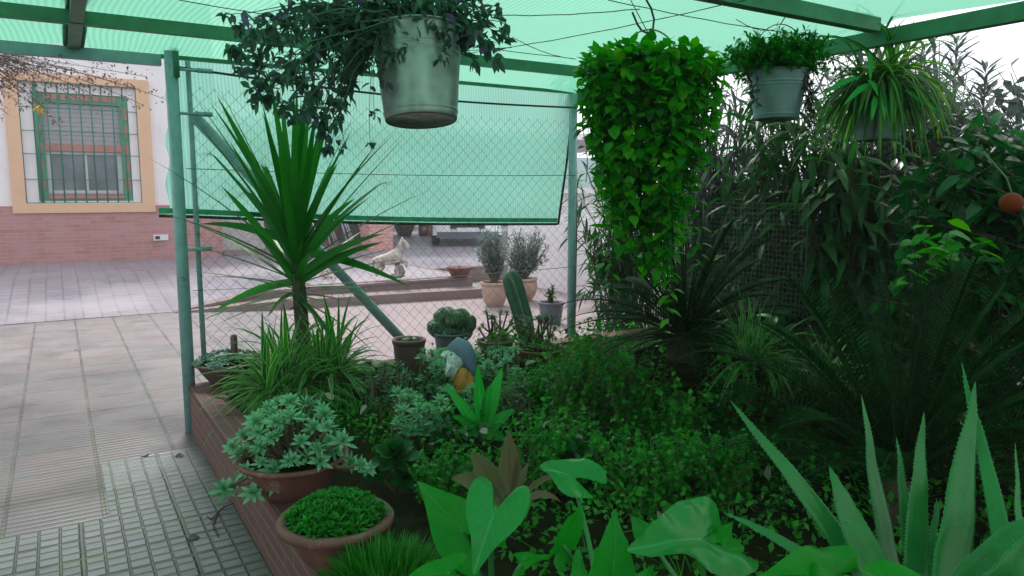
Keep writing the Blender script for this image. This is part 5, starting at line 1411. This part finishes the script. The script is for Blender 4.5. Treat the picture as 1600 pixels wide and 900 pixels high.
# third bucket with spider plant
B3 = 4.0
hang = at(1373, 52, B3); t, tp, r1 = bucket(1376, 140, 218, 86, 62, B3, 'pale blue-green bucket hanging furthest right under an overflowing spider plant', mat='bluegreen_pot', hang=hang, hoop=1.6)
spider(tp + V3((0, 0, .02)), .09, 300, .52, .026, 'spider plant overflowing from the furthest right hanging bucket', 'spider2', 5, 2.3, elp=2.6)
c = tp + V3((0,0,.02)); t = bpy.data.objects[[o.name for o in bpy.data.objects if o.get('label') == 'spider plant overflowing from the furthest right hanging bucket'][0]]
mb = MB()
for (x0,y0,x1,y1) in ((1362,130,1318,165),(1355,125,1372,150),(1378,135,1382,190),(1410,140,1435,160),(1358,80,1360,128),(1425,150,1465,180),(1368,150,1362,190),(1430,160,1462,172),(1345,120,1283,150)):
    p0, p1 = at(x0, y0, B3 - .2), at(x1, y1, B3 - .3); blade_to(mb, bez(p0, (p0+p1)/2 + V3((0,0,.03)), p1, 5), .03, P_lance, .3)
mb.build('broad_leaves', M['agave'], t)

# ================================================================== CYCADS
def cycad(c, n, L, label, el0=15, el1=80, leafL=.13, mat='cycad', az=None, npair=44, trunk=.12, dens=1.):
    t = thing('cycad', label, 'cycad', c, 'cycads with stiff feathered fronds')
    mb, mr = MB(), MB(); top = c + V3((0, 0, trunk))
    for i in range(n):
        a = i * 2.39996 + rnd.uniform(-.2, .2); el = R(el0 + (el1 - el0) * i / n + rnd.uniform(-6, 6))
        if az and i < len(az): a, el = az[i]
        d = V3((math.cos(a)*math.cos(el), math.sin(a)*math.cos(el), math.sin(el))); LL = L * rnd.uniform(.85, 1.1)
        p0 = top; p2 = top + d * LL + V3((0, 0, -LL * .28 * math.cos(el))); p1 = top + d * LL * .5 + V3((0, 0, LL * .12))
        ns = 12; path = bez(p0, p1, p2, ns); tube(mr, path, [.007*(1 - .75*k/ns) for k in range(ns+1)], 5, False)
        for k in range(npair):
            t_ = .12 + .88 * k / npair; p = p0*(1-t_)**2 + p1*2*t_*(1-t_) + p2*t_*t_; tan = ((p1-p0)*(1-t_) + (p2-p1)*t_).normalized()
            s_ = perp(tan); up = s_.cross(tan); l = leafL * math.sin(math.pi * min(1, .12 + t_*.88)) ** .6
            for sg in (-1, 1):
                dd_ = (s_*sg*.85 + tan*.5 + up*.28).normalized(); blade(mb, p, dd_, l*rnd.uniform(.92, 1.05), .0085, P_sword, .15, 2, .2)
    mb.build('fronds', M[mat], t); mr.build('frond_stalks', M['dark_stem'], t)
    mt = MB(); lathe(mt, [(.09, -.02), (.10, trunk*.5), (.08, trunk), (.001, trunk+.05)], c, 16, .08); mt.build('trunk', M['bark'], t)
c = on_z(1066, 652, SZ); 
pot('large_pot', 'big dark red-brown planter box half hidden behind the weeds below the vine curtain', 'planter', c, .27, .22, .35, 'dark_clay', .02, .93)
cycad(c + V3((0,0,.33)), 60, .78, 'cycad in the big planter under the vine curtain', -25, 80, .12)
cycad(on_z(1400, 800, SZ), 40, 1.0, 'large cycad in the shade behind the aloe', 12, 82, .15)
cycad(on_z(1640, 760, SZ), 32, 1.0, 'cycad at the far right edge behind the aloe', 12, 80, .15)
cycad(on_z(1240, 700, SZ), 30, .75, 'cycad with fronds spread low left of the aloe', -15, 45, .13)
c = at(1172, 556, 3.75); c.z = SZ
h_ = at(1172, 556, 3.75).z - SZ - .04
pot('flower_pot', 'tall shaded clay pot carrying the right-hand spider plant', 'flower pot', c, .13, .10, h_, 'dark_clay', .012, .93)
spider(c + V3((0,0,h_ - .01)), .05, 120, .40, .017, 'spider plant in a tall pot right of the vine curtain', 'spider', 15, 1.3)
c = on_z(1285, 660, SZ); spider(c + V3((0,0,.18)), .05, 60, .36, .016, 'shaded spider plant between the cycads behind the aloe', 'spider', 30, 1.6)
mb = MB(); q = on_z(1118, 655, SZ); lathe(mb, [(.001,0),(.10,0),(.14,.06),(.15,.07),(.13,.07)], q, 24, axis=V3((.3,-.4,1))); tag(mb.build('clay_saucer', M['terracotta'], origin=q), 'tilted red clay saucer on the soil right of the big planter', 'saucer')

# ================================================================== SHRUBS BEHIND
def shrub(name, label, cat, base, cen, rad, nt, nl, L, W, mat, group=None, prof=P_lance, droop=.8, tr=.008, spread=.8, up=-.1, start=.3, seg=3, bj=.1, trunk='bark', shell=.45):
    t = thing(name, label, cat, base, group); ml, mt = MB(), MB()
    bush(ml, mt, base, cen, rad, nt, nl, L, W, prof, droop, seg, .25, tr, spread, up, start, shell, bj)
    ml.build('foliage', M[mat], t); mt.build('branches', M[trunk], t); return t
og = 'long-leaved oleanders behind the wire panel'
shrub('oleander', 'tall grey-green oleander just right of the vine curtain', 'shrub', V3((4.75, 4.6, 0)), at(1150, 235, 6.1), (.6, .5, 1.05), 110, 24, .26, .032, 'oleander_grey', og, bj=.2)
shrub('oleander', 'oleander with drooping dark leaves under the middle bucket', 'shrub', V3((4.6, 3.4, 0)), at(1225, 215, 5.3), (.45, .5, .7), 64, 22, .24, .034, 'oleander', og, bj=.2)
shrub('oleander', 'oleander hanging its long leaf clusters before the pale stone wall', 'shrub', V3((4.5, 2.7, 0)), at(1320, 270, 4.9), (.42, .4, .55), 60, 20, .27, .046, 'oleander', og, droop=1.5, bj=.1)
shrub('oleander', 'oleander thicket between the right post and the vine curtain', 'shrub', V3((4.9, 5.6, 0)), at(955, 330, 7.2), (.42, .5, 1.15), 70, 22, .25, .03, 'oleander', og, bj=.2)
shrub('oleander', 'oleander rising behind the furthest right hanging bucket', 'shrub', V3((5.1, 2.6, 0)), at(1365, 150, 5.4), (.75, .6, .62), 130, 22, .24, .034, 'oleander_grey', og, bj=.2, spread=.6, up=.2)
shrub('oleander', 'low dark oleander thicket behind the wire panel', 'shrub', V3((4.9, 3.9, 0)), at(1160, 430, 5.8), (.6, .6, .45), 90, 24, .2, .03, 'oleander', og, bj=.3)
# tall feathery spikes against the sky
for (px, py, lab) in ((1490, 75, 'tall spiky-leaved stem standing highest against the bright sky'), (1535, 120, 'shorter spiky-leaved stem right of the tallest one against the sky'), (1440, 85, 'spiky-leaved stem just left of the tallest one near the beam')):
    e = at(px, py, 6.4); b = V3((e.x, e.y, 0)); t = thing('spiky_shrub', lab, 'shrub', b, 'tall spiky stems behind the hedge'); ml, mt = MB(), MB()
    e2 = e + V3((.05, 0, 0)); tube(mt, [b, (b+e2)/2 + V3((.05,0,0)), e2], [.02, .015, .008], 6)
    for i in range(120):
        z = 1.2 + (e.z + .08 - 1.2) * (i / 120) ** .7; a = i * 2.4; d = V3((math.cos(a), math.sin(a), .7)); blade(ml, V3((e2.x, e2.y, z)), d, rnd.uniform(.16, .28), .03, P_lance, .3, 3, .2)
    ml.build('foliage', M['oleander_grey'], t); mt.build('stem', M['woody'], t)
# dark dracaena by the right post
e = at(897, 108, 6.4); b = V3((e.x, e.y, 0)); t = thing('dracaena', 'dark drooping leaf crown under the roof corner at the right post', 'dracaena', b); ml, mt = MB(), MB()
tube(mt, [b, (b+e)/2 + V3((.04,.03,0)), e], [.035, .03, .02], 8)
for i in range(60):
    a = i*2.4; el = R(rnd.uniform(-30, 50)); blade(ml, e + V3((0,0,rnd.uniform(-.15,.03))), V3((math.cos(a)*math.cos(el), math.sin(a)*math.cos(el), math.sin(el))), rnd.uniform(.22, .36), .04, P_lance, 1.4, 5, .3)
ml.build('leaves', M['cycad'], t); mt.build('trunk', M['bark'], t)

# citrus tree
tb = V3((4.05, .9, 0)); 
ct = thing('orange_tree', 'dense glossy orange tree filling the right side with one ripe fruit', 'orange tree', tb)
ml, mt = MB(), MB()
crown = at(1560, 290, 3.9); trunk_top = V3((tb.x, tb.y, 1.0))
tube(mt, [tb, trunk_top, crown], [.06, .05, .02], 10)
bush(ml, mt, trunk_top, crown + Vr * .16, (.62, .8, .50), 150, 28, .115, .05, P_lance, .5, 3, .25, .008, .8, 0, .35, .4, .05)
bush(ml, mt, trunk_top, at(1475, 300, 3.7), (.28, .35, .34), 60, 24, .125, .052, P_lance, .7, 3, .25, .006, .8, 0, .4, .4, .05)
bush(ml, mt, V3((tb.x, tb.y, .7)), at(1540, 430, 3.7), (.6, .6, .35), 60, 20, .11, .05, P_lance, .5, 3, .25, .006, .8, 0, .35, .4, .05)
ml.build('foliage', M['citrus'], ct); mt.build('trunk', M['bark'], ct)
q = at(1580, 317, 2.75); mb = MB(); blob(mb, q, .040, .040, .038, 28, 18); 
fr_ = mb.build('fruit', M['orange'], ct); mb = MB(); tube(mb, [q + V3((0,0,.036)), q + V3((.02,.03,.09)), q + V3((.10,.16,.20))], .003, 5); mb.build('fruit_stalk', M['stem'], fr_)
shrub('fig_shrub', 'hazy broad-leaved shrub topping the hedge under the bright sky', 'shrub', V3((5.6, 1.6, 0)), at(1560, 190, 5.2), (.85, .8, .42), 190, 24, .11, .05, 'oleander_grey', None, P_ovate, .6, bj=.15, up=.1)
shrub('hedge_shrub', 'dark undergrowth shrub between the wire panel and the orange tree', 'shrub', V3((4.6, 2.1, 0)), at(1430, 520, 4.6), (.5, .6, .22), 50, 20, .13, .05, 'citrus', None, bj=.2)
shrub('hedge_shrub', 'dark undergrowth shrub at the foot of the orange tree', 'shrub', V3((4.3, 1.2, 0)), at(1540, 560, 4.2), (.7, .8, .4), 80, 20, .12, .05, 'citrus', None, bj=.2)
shrub('hedge_shrub', 'dark undergrowth shrub behind the tall-potted spider plant', 'shrub', V3((4.4, 3.0, 0)), at(1230, 530, 5.0), (.7, .7, .26), 60, 20, .13, .04, 'oleander', None, bj=.2)
shrub('hedge_shrub', 'unseen hedge shrub added right of the bed to block the side light', 'shrub', V3((4.5, -.3, 0)), V3((4.5, -.3, 1.3)), (.6, 1.3, .95), 130, 22, .13, .055, 'citrus', None, bj=.5)  # out of view, put in to keep side light off soil and cycads
# bright creeper
c = at(1440, 470, 2.95); t = thing('leafy_creeper', 'bright yellow-green creeper leaves catching the light below the orange tree', 'creeper', V3((c.x, c.y, SZ)))
ml, m2, mt = MB(), MB(), MB()
for (x, y, big) in [(1440,375,1),(1470,370,1),(1500,378,1),(1455,355,1),(1480,345,1),(1430,395,1),(1520,372,1),(1490,390,1),(1462,385,1),(1545,380,1),(1540,400,1),(1425,410,0),(1445,410,0),(1418,430,0),(1455,405,0),(1450,365,1),(1465,378,1),(1482,362,1),(1510,385,1),(1435,380,1),(1447,388,1),(1478,384,1),(1525,392,1),(1500,365,1),(1440,400,0),(1428,428,0),(1452,418,0),(1462,398,0),(1475,402,0),(1420,442,0),(1412,436,0),(1470,410,0),(1440,425,0),(1430,440,0),(1415,420,0),(1460,420,0),(1450,395,0),(1435,400,0)]:
    p = at(x, y, 2.9 + rnd.uniform(-.12, .12)); blade(m2 if not big else ml, p, (Vr*rnd.choice((-1, 1)) + V3((0,0,rnd.uniform(-.4,.3))) - Fr*.4).normalized(), .10 if big else .062, .062 if big else .04, P_ovate, .5, 4, .2, rnd.uniform(-.5,.5))
    tube(mt, bez(V3((c.x, c.y, SZ + .3)), (c + p)/2 - V3((0,0,.05)), p, 5), .0013, 4, False)
ml.build('large_leaves', M['vine'], t); m2.build('young_leaves', M['pothos'], t); mt.build('stems', M['dark_stem'], t)
# wire panel
PU = 4.05
def on_u(px, py, u): r = ray(px, py); return V3((0,0,CAMH)) + r * (u / r.x)
a0, a1 = on_u(1100, 313, PU), on_u(1264, 322, PU); zb = on_u(1180, 482, PU).z
wpn = thing('wire_panel', 'square-mesh garden wire panel standing in front of the oleanders right of the vine', 'wire panel', V3((PU, (a0.y+a1.y)/2, zb)))
mb = MB(); y0_, y1_ = a1.y, a0.y; zt = (a0.z + a1.z)/2; ny = int((y1_ - y0_)/.034); nz_ = int((zt - zb)/.034)
for i in range(ny + 1): y = y0_ + (y1_-y0_)*i/ny; tube(mb, [(PU + .004, y, zb), (PU + .004 + .02*math.sin(y*4), y, (zb+zt)/2), (PU + .004, y, zt)], .0013, 3, False)
for i in range(nz_ + 1): z = zb + (zt-zb)*i/nz_; tube(mb, [(PU, y0_, z), (PU + .02*math.sin(4*(y0_+y1_)/2)*(1-abs(2*i/nz_-1)), (y0_+y1_)/2, z), (PU, y1_, z)], .0013, 3, False)
mb.build('mesh', M['wire'], wpn, smooth=False)
for y in (y0_, y1_):
    mb = MB(); tube(mb, [(PU, y, 0.0), (PU, y, zt + .03)], .005, 6); mb.build('stake', M['dark_wire'], wpn)

# ================================================================== LOW GROWTH IN THE BED
cl = MB()
def leafy(px, py, zmin, zmax, n, L, mb):
    for i in range(n):
        g_ = on_z(px + rnd.gauss(0, 1), py, SZ)
for i in range(12000):
    u = rnd.uniform(1.2, 4.6); v = rnd.uniform(.9, 4.75)
    h = .09 + .22 * max(0, noise.noise(V3((u*1.6, v*1.6, 4))) + .35)
    dcen = math.hypot(u - 2.75, v - 2.75)
    if v > 3.3 and u < 2.0: h *= .35
    if u < 1.45 + .0 and v < 3.4: h *= .5
    if dcen < 1.1: h += .22 * (1 - dcen / 1.1)
    p = V3((u, v, SZ + rnd.random() ** .6 * h))
    blade(cl, p, rdir(.35), rnd.uniform(.018, .044), rnd.uniform(.013, .028), P_oval, .4, 2, .2, rnd.uniform(-.6, .6))
o = cl.build('ground_cover', M['weed']); tag(o, 'tangled low green weeds covering the soil of the bed', 'weeds', kind='stuff')
gs_ = MB()
for i in range(1500):
    u = rnd.uniform(1.3, 4.5); v = rnd.uniform(.9, 4.75)
    if noise.noise(V3((u*2.1, v*2.1, 8))) < .0: continue
    blade(gs_, V3((u, v, SZ)), rdir(1.2), rnd.uniform(.10, .32), .007, P_strap, rnd.uniform(.3, 1.4), 5, .3)
tag(gs_.build('grass', M['weed']), 'thin grass blades growing through the low weeds', 'grass', kind='stuff')
for i in range(34):
    q = V3((rnd.uniform(1.1, 3.6), rnd.uniform(1.6, 4.4), SZ + rnd.uniform(.03, .16))); mb = MB(); blade(mb, q, rdir(.1), rnd.uniform(.04, .08), rnd.uniform(.02, .035), P_ovate, rnd.uniform(.3, 1.5), 4, .6, rnd.uniform(-1, 1))
    tag(mb.build('dry_leaf', M['dead'], origin=q), 'dry brown leaf caught among the low weeds of the bed', 'leaf', 'dry leaves caught in the weeds')
ms_ = MB()
for i in range(5200):
    q = on_z(rnd.gauss(568, 26), rnd.gauss(655, 16), SZ); 
    if not (.85 < q.x < 4.5 and 1 < q.y < 4.8): continue
    q.z = SZ + .02*noise.noise(V3((q.x*9, q.y*9, 3))); blade(ms_, q, rdir(1.4), .022, .004, P_sword, .3, 1, .2)
tag(ms_.build('moss', M['moss']), 'patch of short green moss on open soil below the yucca', 'moss', kind='stuff')
def weed(px, pyb, pxt, pyt, rx, nt, nl, L, W, label, mat='round_leaf'):
    nt = int(nt * 1.6); pyt -= rnd.uniform(14, 34); rx *= 1.15; L *= 1.15; W *= 1.1
    b = on_z(px, pyb, SZ); d = depth(b); cc = at(pxt, pyt, d); s = d/FPX; t = thing('leafy_weed', label, 'weed', b, 'scrambling small-leaved weeds in the bed')
    ml, mt = MB(), MB(); bush(ml, mt, b, cc, (rx*s, rx*s, (pyb - pyt)*s*.62), nt, nl, L, W, P_oval, .4, 2, .2, .0025, .8, .1, .1, .5, rx*s*.5)
    ml.build('leaves', M[mat], t); mt.build('stems', M['woody'], t)
weed(905, 680, 905, 585, 62, 56, 28, .024, .02, 'small-leaved weed scrambling left of the big planter, tallest of the tangle', 'weed')
weed(990, 690, 985, 600, 60, 56, 28, .026, .022, 'small-leaved weed with wiry stems in front of the big planter')
weed(860, 760, 875, 700, 70, 50, 26, .022, .02, 'small-leaved weed behind the middle arrowhead leaves')
weed(1010, 800, 1010, 735, 90, 60, 26, .022, .02, 'small-leaved weed behind the widest arrowhead leaf')
weed(1165, 700, 1165, 610, 70, 64, 26, .024, .02, 'small-leaved weed hiding the foot of the tall clay pot')
weed(1060, 720, 1060, 660, 50, 46, 24, .026, .022, 'small-leaved weed at the foot of the big planter', 'weed')
weed(1130, 790, 1120, 735, 70, 50, 24, .02, .018, 'small-leaved weed just left of the longest aloe leaf')
weed(700, 790, 700, 745, 60, 36, 22, .02, .018, 'small-leaved weed between the dark rosette and the bronze leaves')
weed(935, 600, 925, 555, 40, 30, 22, .026, .022, 'small-leaved weed climbing at the foot of the right post')
weed(900, 770, 900, 735, 40, 12, 12, .055, .036, 'broad-leaved weed among the small ones behind the middle arrowhead leaves', 'citrus')
weed(1075, 770, 1080, 725, 40, 12, 12, .055, .034, 'broad-leaved weed among the small ones right of centre', 'vine')
weed(690, 720, 690, 690, 40, 14, 12, .05, .03, 'broad-leaved weed left of the bronze-leaved plant', 'citrus')
weed(960, 640, 955, 600, 34, 14, 14, .045, .03, 'broad-leaved weed rising left of the big planter', 'vine')
weed(830, 660, 840, 620, 50, 36, 24, .022, .02, 'small-leaved weed right of the pale blade plant')
q = on_z(873, 640, SZ); mb = MB(); obox(mb, at(872, 615, depth(q)), Vr, V3((.2,.9,.2)).normalized(), V3((0,-.2,.9)).normalized(), .03, .03, .012); tag(mb.build('brick_fragment', M['terracotta'], origin=q), 'broken piece of pinkish brick showing among the weeds', 'brick', ); 

# ================================================================== VINE OVERHANGING AT THE UPPER LEFT
b = at(-150, 60, 6.4); t = thing('overhanging_climber', 'leggy half-bare climber with tiny dull leaves hanging over the house window at upper left', 'climber', V3((b.x, b.y, b.z)))
ml, mt, mf = MB(), MB(), MB(); s = 6.4/FPX
for i in range(85):
    e = at(rnd.gauss(45, 60), 100 + abs(rnd.gauss(0, 42)), 6.4 + rnd.uniform(-.3, .3)); r_ = b + rdir()*.1; m_ = (r_ + e)/2 + V3((0,0,rnd.uniform(.05,.25)))
    path = bez(r_, m_, e, 8); path = [path[0]] + [p + rdir()*.02 for p in path[1:]]; tube(mt, path, [.006*(1-.85*k/8) for k in range(9)], 4, False)
    for k in range(30):
        t_ = rnd.uniform(.35, 1)*7.99; j = int(t_); p = path[j].lerp(path[j+1], t_ - j); blade(ml, p + rdir()*.03, rdir(-.2), .035, .018, P_ovate, .5, 2, .3)
for (x, y) in ((258,155),(230,120),(170,140),(200,135),(225,165),(150,150),(95,200)):
    e = at(x, y, 6.3); m_ = at((x-60)/2, 95, 6.3); path = bez(b, m_, e, 10); tube(mt, path, .0022, 4, False)
    for k in range(40):
        t_ = rnd.uniform(.65, 1)*9.99; j = int(t_); p = path[j].lerp(path[j+1], t_ - j); blade(ml, p + rdir()*.05, rdir(-.2), .035, .02, P_ovate, .5, 2, .3)
for i in range(16): blade(mf, at(66, 172, 6.2) + rdir()*.045, rdir(), .05, .03, P_ovate, .3, 2, .3)
ml.build('leaves', M['bramble'], t); mt.build('stems', M['bark'], t); mf.build('yellow_flower', M['flower_yellow'], t)

# ================================================================== HAZE ADDED TO LIFT THE FAR TONES
mb = MB(); box(mb, (-124, -64, -1.1), (124, 164, 6))
hm = bpy.data.materials.new('haze'); hm.use_nodes = True; t_ = hm.node_tree; t_.nodes.clear()
o_ = t_.nodes.new('ShaderNodeOutputMaterial'); v_ = t_.nodes.new('ShaderNodeVolumePrincipled')
v_.inputs['Density'].default_value = .005; v_.inputs['Color'].default_value = (.86, .95, .94, 1)
t_.links.new(v_.outputs[0], o_.inputs['Volume'])
tag(mb.build('haze', hm, smooth=False), 'thin even haze volume added round the scene to lift its far tones', 'haze', kind='stuff')
